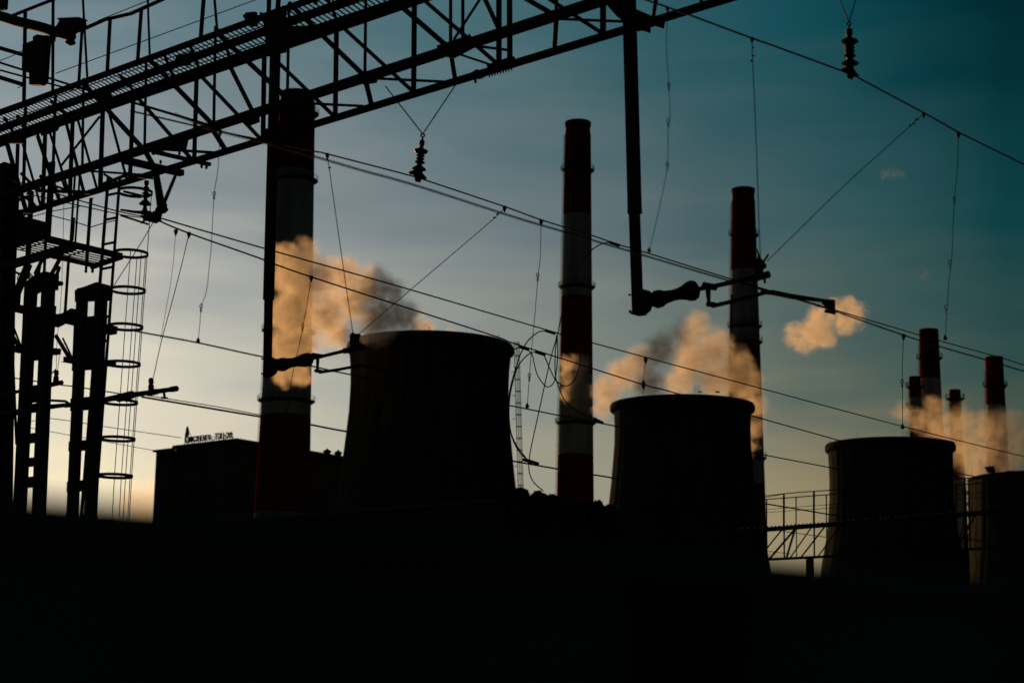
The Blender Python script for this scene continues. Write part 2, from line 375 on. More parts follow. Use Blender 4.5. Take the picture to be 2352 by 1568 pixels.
# platform: one horizontal sheet of bars between channels
zp = GP(277, 590).z; HP = hpl(zp)
def plat(name, p, q, w, hh=0.5, lift=0):
    a, b = HP(*p), HP(*q); mm = M(); ww = W(w, (a+b)/2); mm.beam(a+UP*lift, b+UP*lift, 0.06, ww, ref=UP); return mm.build(name, STEEL, ms_)
plat('platform_edge', (110, 548), (279, 588), 13); plat('platform_edge', (112, 586), (214, 609), 10); plat('platform_edge', (211, 613), (279, 590), 10)
plat('platform_edge', (10, 612), (172, 565), 20); plat('platform_edge', (172, 566), (112, 552), 8)
a = HP(211, 610); b = HP(279, 590); c = HP(100, 586)
mm = M(); Lab = (b-a).length; dl = (b-a).normalized(); lng = 3.1
k = 0.0
while k < Lab:
    p = a+dl*k; q = p - T*lng; mm.beam(p, q, 0.055, 0.006); k += 0.125
for k in (0.6, 1.3, 2.0, 2.7): mm.beam(a-T*k, b-T*k, 0.03, 0.008)
mm.build('platform_grating', GALV, ms_)
for x in (198, 213): mm = M(); p = HP(x, 612); mm.beam(p+UP*0.02, p-UP*0.10, 0.03); mm.build('platform_bracket', STEEL, ms_)
def hline(pts, w, g_=GP, name='guard_rail'): return rail(name, pts, w, g_, ms_)
hline([(118,495),(163,507),(208,521)], 2.5); hline([(208,522),(240,512),(268,506)], 2.5); hline([(76,497),(120,485),(184,474)], 2.2); hline([(40,463),(62,457)], 2)

ld = thing('caged_ladder', tuple(GP(260, 700))[:2]+(0,), 'steel ladder with round safety cage hoops beside the left mast', 'ladder')
GL = pl(T, 15.9)
def lx(y): return 275 - (y-410)*0.0735                      # right rail column
def rx(y): return 248.5 - (y-410)*0.079
zs = lambda y: GL(lx(y), y)
for f_, w in ((rx, 8), (lx, 7)):
    member('rail', GL, (f_(405), 405), GL, (f_(1560), 1560), w, 0.5, parent=ld)
y = 447
while y < 1300:
    member('rung', GL, (rx(y)-2, y+2), GL, (lx(y)+1, y-4), 5, 0.8, parent=ld); y += 56.5
R_ = W(41, GL(300, 600))
hc = []
for y in (441, 511, 582, 666, 750, 835, 923, 1007, 1092):
    c0 = GL(lx(y), y); d2 = (CR - UP*CR.dot(UP)).normalized(); cc = c0 + d2*R_*0.93
    cc.z = c0.z
    if y == 511: continue
    hc.append(cc)
    mm = M(); k = len(mm.v); N = 40; sh = W(6.5, cc)/2
    for i in range(N):
        t = 2*math.pi*i/N
        for rr, zz in ((R_, -sh), (R_, sh), (R_-0.012, sh), (R_-0.012, -sh)):
            rad = rr if not (abs(t-math.pi) < 0.5) else rr*1.0
            mm.v.append(cc + Vector((math.cos(t), math.sin(t), 0)).lerp(Vector((math.cos(t), math.sin(t), 0)), 1)*rad + UP*zz)
    for i in range(N):
        j = (i+1) % N
        for q in range(4): q2 = (q+1) % 4; mm.face(i*4+q, i*4+q2, j*4+q2, j*4+q)
    mm.build('cage_hoop', STEEL, ld, smooth=False)
for ang, top in ((-5, 0), (42, 1), (-40, 1), (-78, 1), (80, 1)):
    t = math.radians(ang); pp = [hc[i] + Vector((math.cos(t), math.sin(t), 0))*(R_-0.01) for i in range(top, len(hc))]
    mm = M(); mm.tube(pp + [pp[-1]-UP*4.0], 0.006, 6); mm.build('cage_strap', STEEL, ld)
# ================================================================== twin-channel posts below the gantry
def twin(name_g, gD, cols, tops, label, openings, arms):
    g_ = pl(T, gD)
    base = g_(*cols[0][0]); th = thing('channel_post', (base.x, base.y, 0), label, 'post', 'twin channel posts on the left')
    for (xt, yt), (xb, yb), wt in cols:
        mm = M(); a = g_(xt, yt); b = g_(xb, yb); w = W(wt, a); mm.beam(a, b, w*0.86, w*0.55, ref=T); mm.build('channel', STEEL, th)
    for pts in tops: poly('head_plate', g_, pts, 0.05, parent=th)
    for pts in openings: poly('batten_plate', g_, pts, 0.06, parent=th)
    for p, q, w in arms:
        a = g_(*p); g2 = pl(A, (a-CAM).dot(A)); b = g2(*q); mm = M(); mm.beam(a, b, W(w, a), W(w, a)*0.7, ref=UP); mm.build('crossarm', STEEL, th)
    return th
# right post
def lerpx(xa, ya, xb, yb, y): return xa+(xb-xa)*(y-ya)/(yb-ya)
def Rl(y): return lerpx(175, 660, 154, 1150, y)
def Rr(y): return lerpx(250, 655, 214, 1180, y)
def Lr(y): return lerpx(133, 640, 94, 1180, y)
def Ll(y): return lerpx(58, 640, 32, 1180, y)
def batt(fl_, fr_, y0, y1): return [(fl_(y0)+2, y0), (fr_(y0)-2, y0-6), (fr_(y1)-2, y1-4), (fl_(y1)+2, y1+2)]
twin('r', 14.2, [((190,662),(148,1590),29),((234,655),(188,1590),31)], [[(175,667),(225,648),(250,655),(250,690),(205,692),(175,694)]],
     'right one of the two black twin-channel posts standing beside the ladder cage',
     [batt(Rl, Rr, 730, 850), batt(Rl, Rr, 915, 942), batt(Rl, Rr, 1014, 1035), batt(Rl, Rr, 1106, 1128)],
     [((150,824),(262,834),16), ((140,728),(262,760),26)])
twin('l', 15.6, [((72,645),(24,1590),33),((112,638),(72,1590),34)], [[(58,650),(82,632),(105,623),(133,630),(131,666),(95,668),(60,690)]],
     'left one of the two black twin-channel posts, behind the gantry mast legs',
     [batt(Ll, Lr, 708, 828), batt(Ll, Lr, 888, 925), batt(Ll, Lr, 930, 948), batt(Ll, Lr, 998, 1018), batt(Ll, Lr, 1054, 1072), batt(Ll, Lr, 1098, 1120)],
     [((30,705),(150,735),20), ((34,800),(134,808),20), ((90,640),(142,652),12)])
tb = thing('yard_crossbeam', pl(T,15)(100, 730), 'dark horizontal channel beams tying the two twin-channel posts together', 'beam')
g15 = pl(T, 15.0)
mm = M(); seg(mm, g15(126, 742), g15(172, 718), 19, 1.0); mm.build('beam', STEEL, tb)
mm = M(); a = g15(-20, 698); g2 = pl(A, (a-CAM).dot(A)); mm.beam(a, g2(172, 742), W(17, a), W(9, a), ref=UP); mm.build('beam', STEEL, tb)
for p, q, w in [((18,748),(44,800),8),((30,748),(52,806),4.5),((128,770),(162,826),8),((144,776),(168,826),4),((14,738),(30,770),6)]:
    mm = M(); seg(mm, g15(*p), g15(*q), w, 0.6); mm.build('strut', STEEL, tb)
for pts in ([(27,802),(46,792),(48,812),(28,808)], [(214,830),(262,833),(256,838),(214,846)], [(146,832),(168,826),(168,836)]):
    mm = M(); mm.prism([g15(*p) for p in pts], T*0.1); mm.build('end_plate', STEEL, tb)
# glass disc insulator seen face on, left of the posts
gi = thing('disc_insulator', pl(T,15.2)(58, 640), 'round ridged glass disc insulator seen end-on above the left twin-channel post', 'insulator')
p = pl(T, 15.2)(58, 640); ax = (CAM-p).normalized()
for k, r in ((0, 17), (1, 13.5), (2, 10)):
    mm = M(); rr = W(r, p); N = 28
    c = ax.cross(UP).normalized(); d_ = ax.cross(c)
    mm.tube([p-ax*0.04*k+(c*math.cos(2*math.pi*i/N)+d_*math.sin(2*math.pi*i/N))*rr for i in range(N)], W(1.4, p), 6, closed=True)
    mm.build('glass_ridge', PORC, gi)
mm = M(); mm.lathe(p+ax*0.02, -ax, [(0, W(5, p)), (.1, W(5, p))], 12); mm.build('cap', STEEL, gi)

# ================================================================== wires: each track has its own vertical plane parallel to the rails
def plane_through(x, y, D): a = pl(T, D)(x, y); return pl(A, (a-CAM).dot(A))
P2 = plane_through(1953, 175, 15.9)      # right track
P1 = plane_through(962, 412, 16.0)       # middle track
P0 = plane_through(355, 497, 15.9)       # left track
PX = plane_through(355, 497, 15.2)
def wire(pts, g_, w, name, label, cat, group=None, sm=True, parent=None, mt=None):
    P = [g_(*p) for p in pts]; P = smoothline(P, 6) if sm and len(P) > 2 else P
    d0 = min(depth(p) for p in P); mm = M(); mm.tube(P, W(w, g_(*pts[len(pts)//2]))/2, 6)
    o = mm.build(name, mt or WIREM, parent, loc=(None if parent else tuple(P[len(P)//2])), smooth=True)
    if not parent: tag(o, label, cat, group)
    return o
G1 = 'overhead line wires'
wire([(355,497),(588,565),(907,655),(1176,734),(1288,767),(1360,787),(1764,896),(2074,979),(2352,1048),(2420,1064)], P0, 2.9, 'messenger_wire', 'overhead wire leaving the left insulators, upper of the two, passing behind the middle tower rim', 'wire', G1)
wire([(355,499),(365,507),(435,536),(588,590),(715,636),(1116,765),(1176,787),(1286,822),(1478,883),(1536,898),(1723,953),(1764,965),(1924,1010),(2184,1081),(2239,1094),(2400,1130)], plane_through(355,497,15.7), 3.0, 'messenger_wire', 'overhead wire leaving the left insulators, lower of the two, reaching the second tower rim', 'wire', G1)
wire([(20,412),(208,468),(300,492),(345,498)], P0, 3, 'messenger_wire', 'short overhead wire running through the left mast into the insulator cluster', 'wire', G1)
wire([(60,445),(209,478),(300,497),(350,500)], P0, 2.6, 'messenger_wire', 'lower short overhead wire crossing the ladder into the insulator cluster', 'wire', G1)
wire([(300,255),(500,301),(608,323),(723,348),(752,354),(945,404),(980,415),(1160,475),(1243,505),(1360,541),(1415,560),(1490,582),(1680,641),(1922,713),(2118,771),(2301,822),(2352,838),(2420,855)], P1, 3.2, 'messenger_wire', 'thin messenger wire held by the hanging insulator right of the first striped chimney', 'wire', G1)
wire([(400,262),(500,300),(608,328),(723,360),(833,392),(958,427),(1176,497),(1294,532),(1447,577),(1663,641),(1764,668),(1810,681),(1922,716),(2107,780),(2264,826),(2352,852),(2420,870)], P2, 4.3, 'contact_wire', 'thick contact wire under the right hand registration arm', 'wire', G1)
wire([(1400,-30),(1483,0),(1576,32),(1726,88),(1764,101),(1936,164),(1953,172),(1969,178),(2121,259),(2201,304),(2352,378),(2420,412)], P2, 4.2, 'messenger_wire', 'messenger wire in the dark top right sky holding the upper right insulator', 'wire', G1, sm=False)
wire([(300,756),(325,763),(450,786),(588,816),(713,840),(805,860),(1176,932),(1286,954),(1413,978),(1723,1039),(1764,1046),(1905,1073),(2200,1130)], P1, 3.3, 'contact_wire', 'contact wire crossing behind the first cantilever arm, below the large tower rim', 'wire', G1)
wire([(325,911),(588,955),(713,975),(798,991),(1176,1058),(1278,1076),(1363,1090),(1408,1097),(1751,1155),(1905,1181),(2300,1250)], plane_through(420,925,14.4), 3.8, 'contact_wire', 'contact wire hung under the lower left cantilever arm', 'wire', G1)
wire([(345,909),(420,921),(500,934),(600,953)], plane_through(420,925,14.5), 2.2, 'contact_wire', 'short second wire just above the lower left contact wire', 'wire', G1)
wire([(0,862),(6,864),(142,884),(160,886),(240,898),(275,904)], plane_through(142,884,15.6), 3.0, 'contact_wire', 'wire running level behind both twin-channel posts into the lower left arm', 'wire', G1)
wire([(0,965),(36,973),(112,960),(160,966),(232,978),(416,1005)], plane_through(142,960,40), 1.8, 'feeder_wire', 'far thin wire ending at the emblem on the boiler house roof', 'wire', G1, sm=False)
wire([(30,975),(112,990),(232,1012),(380,1039)], plane_through(142,960,44), 1.5, 'feeder_wire', 'far faint wire below the last cage hoop, ending at the roof edge', 'wire', G1, sm=False)

# ------------------------------------------------------------------ hanging posts and cantilever arms
def hanging_post(gD, pts, label):
    g_ = pl(T, gD); p = g_(*pts[0][0]); th = thing('hanging_post', tuple(g_(*pts[-1][1])), label, 'hanging post', 'posts hung from the gantry')
    for i, (a, b, w) in enumerate(pts):
        nm = 'collar' if i and abs(a[1]-b[1]) < 30 else 'shaft'
        mm = M(); A_ = g_(*a); B_ = g_(*b); ww = W(w, A_)*0.74; mm.beam(A_, B_, ww, ww*0.86, ref=T); mm.build(nm, STEEL, th)
    return th, g_
hp1, G_1 = hanging_post(16.0, [((641,-20),(632,100),12),((634,60),(617,683),26),((617,680),(614,866),21),((617,678),(617,688),27)], 'black post hanging from the gantry in front of the first striped chimney')
hp2, G_2 = hanging_post(16.0, [((1444,-40),(1458,487),33),((1457,484),(1465,720),27.5),((1458,480),(1458,491),35)], 'black post hanging from the gantry over the open sky right of centre')
mm = M()
for x, y in ((605,824),(605,858),(624,822),(624,862)): p = G_1(x, y); mm.lathe(p, CR*(-1 if x < 610 else 1), [(0,.012),(.03,.012)], 6)
mm.prism([G_1(*q) for q in [(622,826),(632,824),(634,842),(628,856),(622,860)]], T*0.12); mm.build('foot_bracket', STEEL, hp1)
mm = M()
for x, y in ((1449,677),(1450,714),(1490,674),(1488,700)): p = G_2(x, y); mm.lathe(p, CR*(-1 if x < 1460 else 1), [(0,.012),(.03,.012)], 6)
mm.prism([G_2(*q) for q in [(1476,668),(1486,666),(1489,680),(1496,684),(1496,697),(1490,702),(1486,712),(1476,720)]], T*0.14)
mm.prism([G_2(*q) for q in [(1451,718),(1478,716),(1476,722),(1459,724)]], T*0.14); mm.build('foot_bracket', STEEL, hp2)
def insulator(th, g_, p, q, prof, name='insulator', mt=None, ribs=0):
    a = g_(*p); b = g_(*q); L = (b-a).length; mm = M()
    pr = [(t*L, W(r, a)) for t, r in prof]
    if ribs:
        out = []
        for i in range(ribs+1):
            t = i/ribs; r = 0
            for (t0, r0_), (t1, r1_) in zip(prof, prof[1:]):
                if t0 <= t <= t1 and t1 > t0: r = r0_+(r1_-r0_)*(t-t0)/(t1-t0)
            out += [(t*L, W(r*(1.05 if i % 2 else 0.9), a))]
        pr = out
    mm.lathe(a, b-a, pr, 20); return mm.build(name, mt or PORC, th, smooth=False)
BIG = [(0,7),(.06,9),(.10,16),(.16,20),(.24,20),(.32,15.5),(.4,14),(.5,12.6),(.62,13.5),(.74,17),(.80,20.5),(.88,23),(.95,20),(1.0,7)]
ca2 = thing('cantilever_arm', G_2(1484, 690), 'registration arm with ribbed insulator at the foot of the right hanging post', 'cantilever arm', 'cantilever arms')
insulator(ca2, G_2, (1490,692), (1603,664), BIG, ribs=44)
def arm_tube(th, g_, pts, w, name='tube', mt=None, n=10):
    P = [g_(*p) for p in pts]; mm = M(); ww = w if isinstance(w, (list, tuple)) else [w]*len(P)
    mm.tube(P, [W(x, p)/2 for x, p in zip(ww, P)], n); return mm.build(name, mt or GALV, th)
arm_tube(ca2, G_2, [(1478,692),(1494,689)], 12, 'socket'); arm_tube(ca2, G_2, [(1597,667),(1612,662),(1650,655),(1762,630)], [8,11,11,12])
arm_tube(ca2, G_2, [(1728,640),(1766,630)], 17, 'end_clamp'); arm_tube(ca2, G_2, [(1755,634),(1757,650)], 6, 'clamp_bolt'); arm_tube(ca2, G_2, [(1616,655),(1644,660)], 16, 'clamp')
arm_tube(ca2, G_2, [(1626,660),(1628,698)], [13,8], 'drop_link'); arm_tube(ca2, G_2, [(1625,698),(1642,700)], 13, 'joint')
arm_tube(ca2, G_2, [(1636,703),(1690,690),(1765,670)], [10,10,9], 'lower_tube')
arm_tube(ca2, G_2, [(1690,648),(1728,657),(1766,670)], 6, 'stay_tube')
arm_tube(ca2, G_2, [(1748,671),(1776,672),(1820,681),(1905,692)], [8,13,13,8], 'steady_arm')
poly('steady_arm_clamp', G_2, [(1893,688),(1916,688),(1916,712),(1904,712),(1890,698)], 0.05, parent=ca2, mt=GALV)
arm_tube(ca2, G_2, [(1896,714),(1918,719)], 8, 'wire_clamp')
poly('stay_fitting', G_2, [(1738,600),(1744,590),(1750,598),(1757,606),(1757,614),(1750,618),(1749,632),(1738,632)], 0.06, parent=ca2)
arm_tube(ca2, G_2, [(1738,573),(1746,596)], 5, 'stay_socket'); arm_tube(ca2, G_2, [(1765,584),(1752,604)], 5, 'stay_socket')
SM = [(0,6),(.08,12),(.16,15),(.24,15),(.34,12),(.5,10),(.64,11.5),(.76,14),(.86,15.5),(.95,14),(1,6)]
ca1 = thing('cantilever_arm', G_1(628, 836), 'registration arm with ribbed insulator at the foot of the left hanging post', 'cantilever arm', 'cantilever arms')
insulator(ca1, G_1, (632,840), (715,824), SM, ribs=40)
arm_tube(ca1, G_1, [(622,840),(636,838)], 9, 'socket'); arm_tube(ca1, G_1, [(713,825),(740,818),(802,803)], [6,8,8.5]); arm_tube(ca1, G_1, [(790,806),(836,797)], 13, 'end_clamp')
arm_tube(ca1, G_1, [(718,815),(738,818)], 11, 'clamp'); arm_tube(ca1, G_1, [(730,818),(729,851)], [9,6], 'drop_link'); arm_tube(ca1, G_1, [(725,851),(738,853)], 9, 'joint')
arm_tube(ca1, G_1, [(734,855),(780,848),(833,838)], 7, 'lower_tube'); arm_tube(ca1, G_1, [(826,839),(850,842),(900,856),(935,866)], [6,9,9,6], 'steady_arm')
poly('stay_fitting', G_1, [(806,770),(812,764),(816,771),(822,766),(827,768),(822,776),(820,800),(808,800)], 0.05, parent=ca1)
# lower left arms carried by the twin posts
ga3 = pl(T, 14.6)
ca3 = thing('cantilever_arm', ga3(158, 925), 'long dark arm with end cap reaching right from the twin posts through the ladder cage', 'cantilever arm', 'cantilever arms')
arm_tube(ca3, ga3, [(150,932),(240,918),(275,911),(330,903),(400,893)], [9,13,14,12,11]); arm_tube(ca3, ga3, [(272,914),(304,906)], 19, 'clamp')
arm_tube(ca3, ga3, [(393,894),(406,892)], 13.5, 'end_cap'); arm_tube(ca3, ga3, [(376,896),(378,912)], 6, 'clamp_bolt'); arm_tube(ca3, ga3, [(371,913),(384,914)], 5, 'wire_clamp')
insulator(ca3, ga3, (347,868), (347,904), [(0,4),(.08,6),(.35,6),(.4,4),(.45,6.5),(.7,7),(.8,6),(1,9)], 'post_insulator'); arm_tube(ca3, ga3, [(340,903),(360,899)], 14, 'clamp')
ga4 = pl(T, 15.8)
ca4 = thing('cantilever_arm', ga4(4, 906), 'shorter dark arm left of and between the twin-channel posts with a small upright insulator', 'cantilever arm', 'cantilever arms')
arm_tube(ca4, ga4, [(-10,910),(41,899),(112,884),(142,878)], 8); arm_tube(ca4, ga4, [(114,884),(142,878)], 11, 'end_clamp')
insulator(ca4, ga4, (130,850), (128,880), [(0,4),(.1,5),(.3,6),(.4,4),(.5,6),(.8,6.5),(1,7)], 'post_insulator')
arm_tube(ca4, ga4, [(-10,955),(41,946),(80,938),(158,929)], [18,14,13,9], 'lower_tube'); arm_tube(ca4, ga4, [(114,919),(150,921),(164,930)], 6, 'stay_tube')
arm_tube(ca4, ga4, [(118,858),(128,848)], 3, 'stay_socket')
wire([(150,784),(138,812),(132,850)], ga4, 1.4, 'stay_wire', 'short slanting stay wire above the small upright insulator between the posts', 'wire')
wire([(147,440),(146,500),(143,620),(139,700),(131,784),(129,850)], ga4, 1.2, 'stay_wire', 'thin plumb wire falling behind the left mast to the small upright insulator', 'wire')

# ------------------------------------------------------------------ suspended insulators
def susp(gD, top, bot, v1, v2, prof, label):
    g_ = pl(T, gD); th = thing('suspension_insulator', g_(*bot), label, 'insulator', 'insulators hung under the gantry')
    insulator(th, g_, top, bot, prof)
    for v in (v1, v2):
        arm_tube(th, g_, [v, (top[0], top[1]-6)], 2.8, 'hanger_rod', WIREM, 6)
    c = g_(top[0], top[1]-3); mm = M(); mm.tube([c+(CR*math.cos(i*math.pi/6)+UP*math.sin(i*math.pi/6))*W(4, c) for i in range(12)], W(1.8, c), 6, closed=True); mm.build('shackle', STEEL, th)
    b = g_(*bot)
    poly('wire_clamp', g_, [(bot[0]-18,bot[1]-15),(bot[0]-8,bot[1]-18),(bot[0]+3,bot[1]-24),(bot[0]+9,bot[1]-12),(bot[0]+18,bot[1]-2),(bot[0]+14,bot[1]+3),(bot[0]+5,bot[1]+2),(bot[0]+2,bot[1]+9),(bot[0]-3,bot[1]+8),(bot[0]-7,bot[1]-8),(bot[0]-17,bot[1]-9)], 0.05, parent=th)
def prof_from(top, bot, L): return [((y-top)/(bot-top), r) for y, r in L]
susp(16.0, (971,314), (960,410), (885,198), (1046,196), prof_from(314,410,[(314,2),(322,2.5),(323,6),(334,6),(336,4),(340,5),(344,15),(347,16.5),(352,13),(354,6),(357,10),(359,10),(361,6),(364,10),(366,10),(368,6),(372,12),(374,12),(377,6),(381,7),(386,15),(390,16.5),(393,10),(396,5),(410,5)]),
     'hanging stacked-disc insulator on a V of rods, left of the middle striped chimney')
susp(15.9, (1950,58), (1953,174), (1926,-8), (1968,-8), prof_from(58,174,[(58,2),(66,2.5),(68,7.5),(80,7.5),(83,5),(88,7),(93,18),(97,20.5),(101,14),(104,8),(108,11.5),(111,11.5),(113,8),(117,11.5),(120,11.5),(123,8),(127,12),(130,13.5),(133,8),(137,7),(143,16),(147,20.5),(151,12),(154,6),(174,6)]),
     'hanging stacked-disc insulator on a V of rods against the dark teal sky, top right')
g355 = pl(T, 15.9)
th = thing('suspension_insulator', g355(333, 492), 'small stacked insulator with pointed skirts beside the upper cage hoop', 'insulator', 'insulators hung under the gantry')
insulator(th, g355, (337,415), (332,492), prof_from(415,492,[(415,5),(420,6),(428,3.5),(432,8),(434,3.5),(438,8),(440,3.5),(445,10),(448,4),(452,9),(455,4),(459,5),(468,14),(470,14),(472,4),(480,5),(486,8),(492,10)]))
arm_tube(th, g355, [(278,482),(310,487),(345,489)], [5,7,10], 'strain_clamp'); arm_tube(th, g355, [(326,497),(336,500)], 7, 'clevis')
for (a, b, wA, wB, lab) in [((358,398),(371,478),13,17,'thick drooping ribbed cable end, left branch of the pair above the left wires'), ((406,396),(376,468),7,9,'spiky ribbed cable end, right branch of the pair above the left wires')]:
    th = thing('ribbed_insulator', g355(*b), lab, 'insulator')
    N = 34; pr = []
    for i in range(N+1):
        t = i/N; r = (wA+(wB-wA)*t)/2*(1.25 if i % 2 else 0.85)
        pr.append((t, r))
    insulator(th, g355, a, b, pr, 'ribbed_body')
    insulator(th, g355, b, (b[0]+1, b[1]+12), [(0, wB*0.8),(.4, wB*0.9),(.8, wB*0.6),(1, 2)], 'end_cap', STEEL)
th = thing('wire_anchor_clamp', g355(355, 497), 'knotted metal clamp where the left overhead wires meet below the ribbed insulators', 'clamp')
mm = M(); mm.prism([g355(*p) for p in [(340,493),(346,487),(354,492),(360,486),(366,492),(362,500),(366,510),(358,508),(352,512),(344,504),(336,508),(334,500)]], T*0.12); mm.build('body', STEEL, th)
mm = M(); mm.lathe(g355(361,492)-T*0.03, T, [(0,.02),(.01,.04),(.07,.04),(.08,.02)], 12); mm.build('bolt', STEEL, th)
arm_tube(th, g355, [(366,484),(358,498)], 4, 'link'); arm_tube(th, g355, [(324,512),(342,500)], 5, 'link')
arm_tube(th, g355, [(278,495),(340,515)], 5, 'bracket_arm', STEEL); arm_tube(th, g355, [(285,440),(335,452)], 6, 'bracket_arm', STEEL)

# ------------------------------------------------------------------ droppers, stays and fittings
def dropper(g_, pts, label, loops=(), w=1.6, top=True, bot=True, grp='droppers between the overhead wires', cat='dropper wire', nm='dropper'):
    th = thing(nm, g_(*pts[-1]), label, cat, grp)
    P = smoothline([g_(*p) for p in pts], 5) if len(pts) > 2 else [g_(*p) for p in pts]
    mm = M(); mm.tube(P, [W(w, p)/2 for p in P], 5); mm.build('strand', WIREM, th)
    for (x, y) in loops:
        c = g_(x, y); mm = M()
        mm.tube([c+CR*math.cos(i*math.pi/6)*W(3.2, c)+UP*math.sin(i*math.pi/6)*W(5, c) for i in range(12)], W(1.0, c), 5, closed=True)
        c2 = c-UP*W(10, c); mm.tube([c2+CR*math.cos(i*math.pi/5)*W(1.9, c)+UP*math.sin(i*math.pi/5)*W(4.5, c) for i in range(10)], W(0.8, c), 5, closed=True)
        mm.build('thimble', WIREM, th)
    if top:
        p = g_(*pts[0]); mm = M(); mm.lathe(p+UP*W(4, p), -UP, [(0, W(3.5, p)), (W(2, p), W(5, p)), (W(7, p), W(4.5, p)), (W(11, p), W(2.5, p)), (W(15, p), W(1.5, p))], 10); mm.build('top_clamp', GALV, th)
    if bot:
        p = g_(*pts[-1]); mm = M(); mm.lathe(p-UP*W(3, p), UP, [(0, W(2, p)), (W(2, p), W(5, p)), (W(8, p), W(3.5, p)), (W(12, p), W(1.2, p))], 10); mm.build('bottom_clamp', GALV, th)
    return th
dropper(P1, [(506,303),(500,392),(492,448),(485,567),(480,617),(477,650),(472,677),(466,692),(462,706),(459,745),(455,784)], 'long kinked dropper under the gantry left of the first chimney', [(492,445),(462,703)])
dropper(P0, [(404,531),(396,620),(385,690),(369,778)], 'thinner left one of the two droppers converging on the lower left arm', (), 1.1, bot=False)
dropper(P0, [(434,537),(418,605),(396,690),(371,782),(352,868)], 'right one of the two droppers converging on the lower left arm', (), 2.0, bot=False)
dropper(P0, [(715,637),(705,700),(696,748),(688,790),(673,854),(658,956)], 'dropper hanging in front of the orange steam on the first chimney', [(695,748)])
dropper(P1, [(1243,508),(1241,590),(1236,632),(1228,730),(1222,790),(1216,866),(1211,934)], 'dropper just left of the middle striped chimney', [(1235,632),(1216,862)])
dropper(P2, [(1533,20),(1531,112),(1536,190),(1539,262),(1535,295),(1533,378),(1522,442),(1505,520),(1491,577)], 'wavy dropper hanging right of the right hanging post', [(1536,195),(1535,278),(1533,378)])
dropper(P2, [(2201,308),(2199,392),(2192,459),(2186,592),(2180,642),(2176,704),(2171,778)], 'long dropper near the right edge of the picture', [(2192,456),(2182,602),(2173,706)])
dropper(P0, [(2075,771),(2072,875),(2073,895),(2073,982)], 'dropper above the third tower rim', [(2072,876)])
dropper(P0, [(1483,825),(1480,850),(1478,882)], 'short dropper above the left part of the second tower rim', (), 1.4)
dropper(P0, [(1478,884),(1477,905)], 'tiny dropper stub just above the second tower rim', (), 1.4, bot=False)
GS = 'slanting stay wires of the cantilever arms'
dropper(P1, [(752,356),(757,392),(783,575),(811,768)], 'steep stay wire from the messenger wire down to the large tower rim', (), 2.0, bot=False, grp=GS, cat='stay wire', nm='stay_wire')
dropper(P1, [(1159,477),(1130,506),(940,668),(823,768)], 'slanting stay wire crossing the steam down to the large tower rim', (), 2.0, bot=False, grp=GS, cat='stay wire', nm='stay_wire')
dropper(P2, [(1727,90),(1729,145),(1736,300),(1743,500),(1747,600)], 'near-vertical stay wire above the right registration arm', (), 2.2, bot=False, grp=GS, cat='stay wire', nm='stay_wire')
dropper(P2, [(2121,262),(2095,286),(1940,426),(1762,600)], 'long slanting stay wire against the right sky', (), 2.0, bot=False, grp=GS, cat='stay wire', nm='stay_wire')
mm = None
for g_, L, nm in ((P2, [(1729,110),(1726,140),(1731,128)], 0), (P2, [(2105,274),(2090,288),(2098,284)], 0), (P1, [(757,385)], 0), (P1, [(1143,492),(1136,500)], 0)):
    m_ = M()
    for (x, y) in L: p = g_(x, y); m_.lathe(p-CR*W(3, p), CR, [(0, W(2, p)), (W(3, p), W(2.4, p)), (W(7, p), W(0.6, p))], 6)
    o = m_.build('turnbuckle', GALV, loc=tuple(g_(*L[0]))); tag(o, {1729:'barbed turnbuckle at the top of the near-vertical right stay', 2105:'barbed turnbuckle at the top of the long slanting right stay', 757:'small turnbuckle on the steep stay beside the first chimney', 1143:'small turnbuckle at the top of the stay crossing the steam'}[L[0][0]], 'turnbuckle', 'turnbuckles on the stays')
wire([(355,505),(330,548),(300,596),(262,655)], PX, 2.0, 'stay_wire', 'slanting wire from the anchor clamp down to the ladder rail', 'wire')

# ------------------------------------------------------------------ looping jumper cables
def jumper(g_, pts, clamps, label, w=2.8):
    th = thing('jumper_cable', g_(*pts[0]), label, 'cable', 'looping jumper cables')
    P = smoothline([g_(*p) for p in pts], 8); mm = M(); mm.tube(P, [W(w, p)/2 for p in P], 6); mm.build('cable', RUBBER, th, smooth=True)
    for (x, y) in clamps:
        c0 = g_(x-10, y-3); c1 = g_(x+10, y+3.5); mm = M(); mm.tube([c0, c1], W(7.5, c0)/2, 8); mm.build('clamp', GALV, th)
jumper(P1, [(1423,564),(1408,559),(1388,558),(1356,577),(1330,615),(1311,662),(1290,725),(1278,784),(1275,822),(1276,864),(1286,896),(1301,924),(1331,946),(1371,962),(1380,967)], [(1412,560),(1374,967)], 'long jumper cable crossing the middle chimney from the upper wires down to its lower gallery')
jumper(P0, [(1265,763),(1258,761),(1238,762),(1213,782),(1196,812),(1186,842),(1177,870),(1172,893),(1168,920),(1168,960),(1175,1000),(1188,1030),(1205,1050),(1226,1061)], [(1264,762),(1226,1061)], 'jumper cable sweeping in a wide arc beside the right edge of the large tower')
jumper(P0, [(1183,802),(1193,797),(1203,799),(1221,812),(1228,839),(1236,864),(1256,888),(1273,876),(1279,840),(1281,800),(1279,770),(1276,784),(1263,830),(1238,944),(1221,1022),(1215,1060),(1216,1084),(1226,1107),(1248,1127)], [(1203,799)], 'jumper cable making a narrow hairpin loop left of the middle chimney', 2.6)
jumper(P0, [(1248,812),(1233,808),(1213,814),(1191,839),(1180,870),(1172,905),(1169,950),(1173,990),(1186,1022),(1204,1046),(1212,1058)], [(1241,811),(1212,1058)], 'jumper cable running closest to the large tower wall')
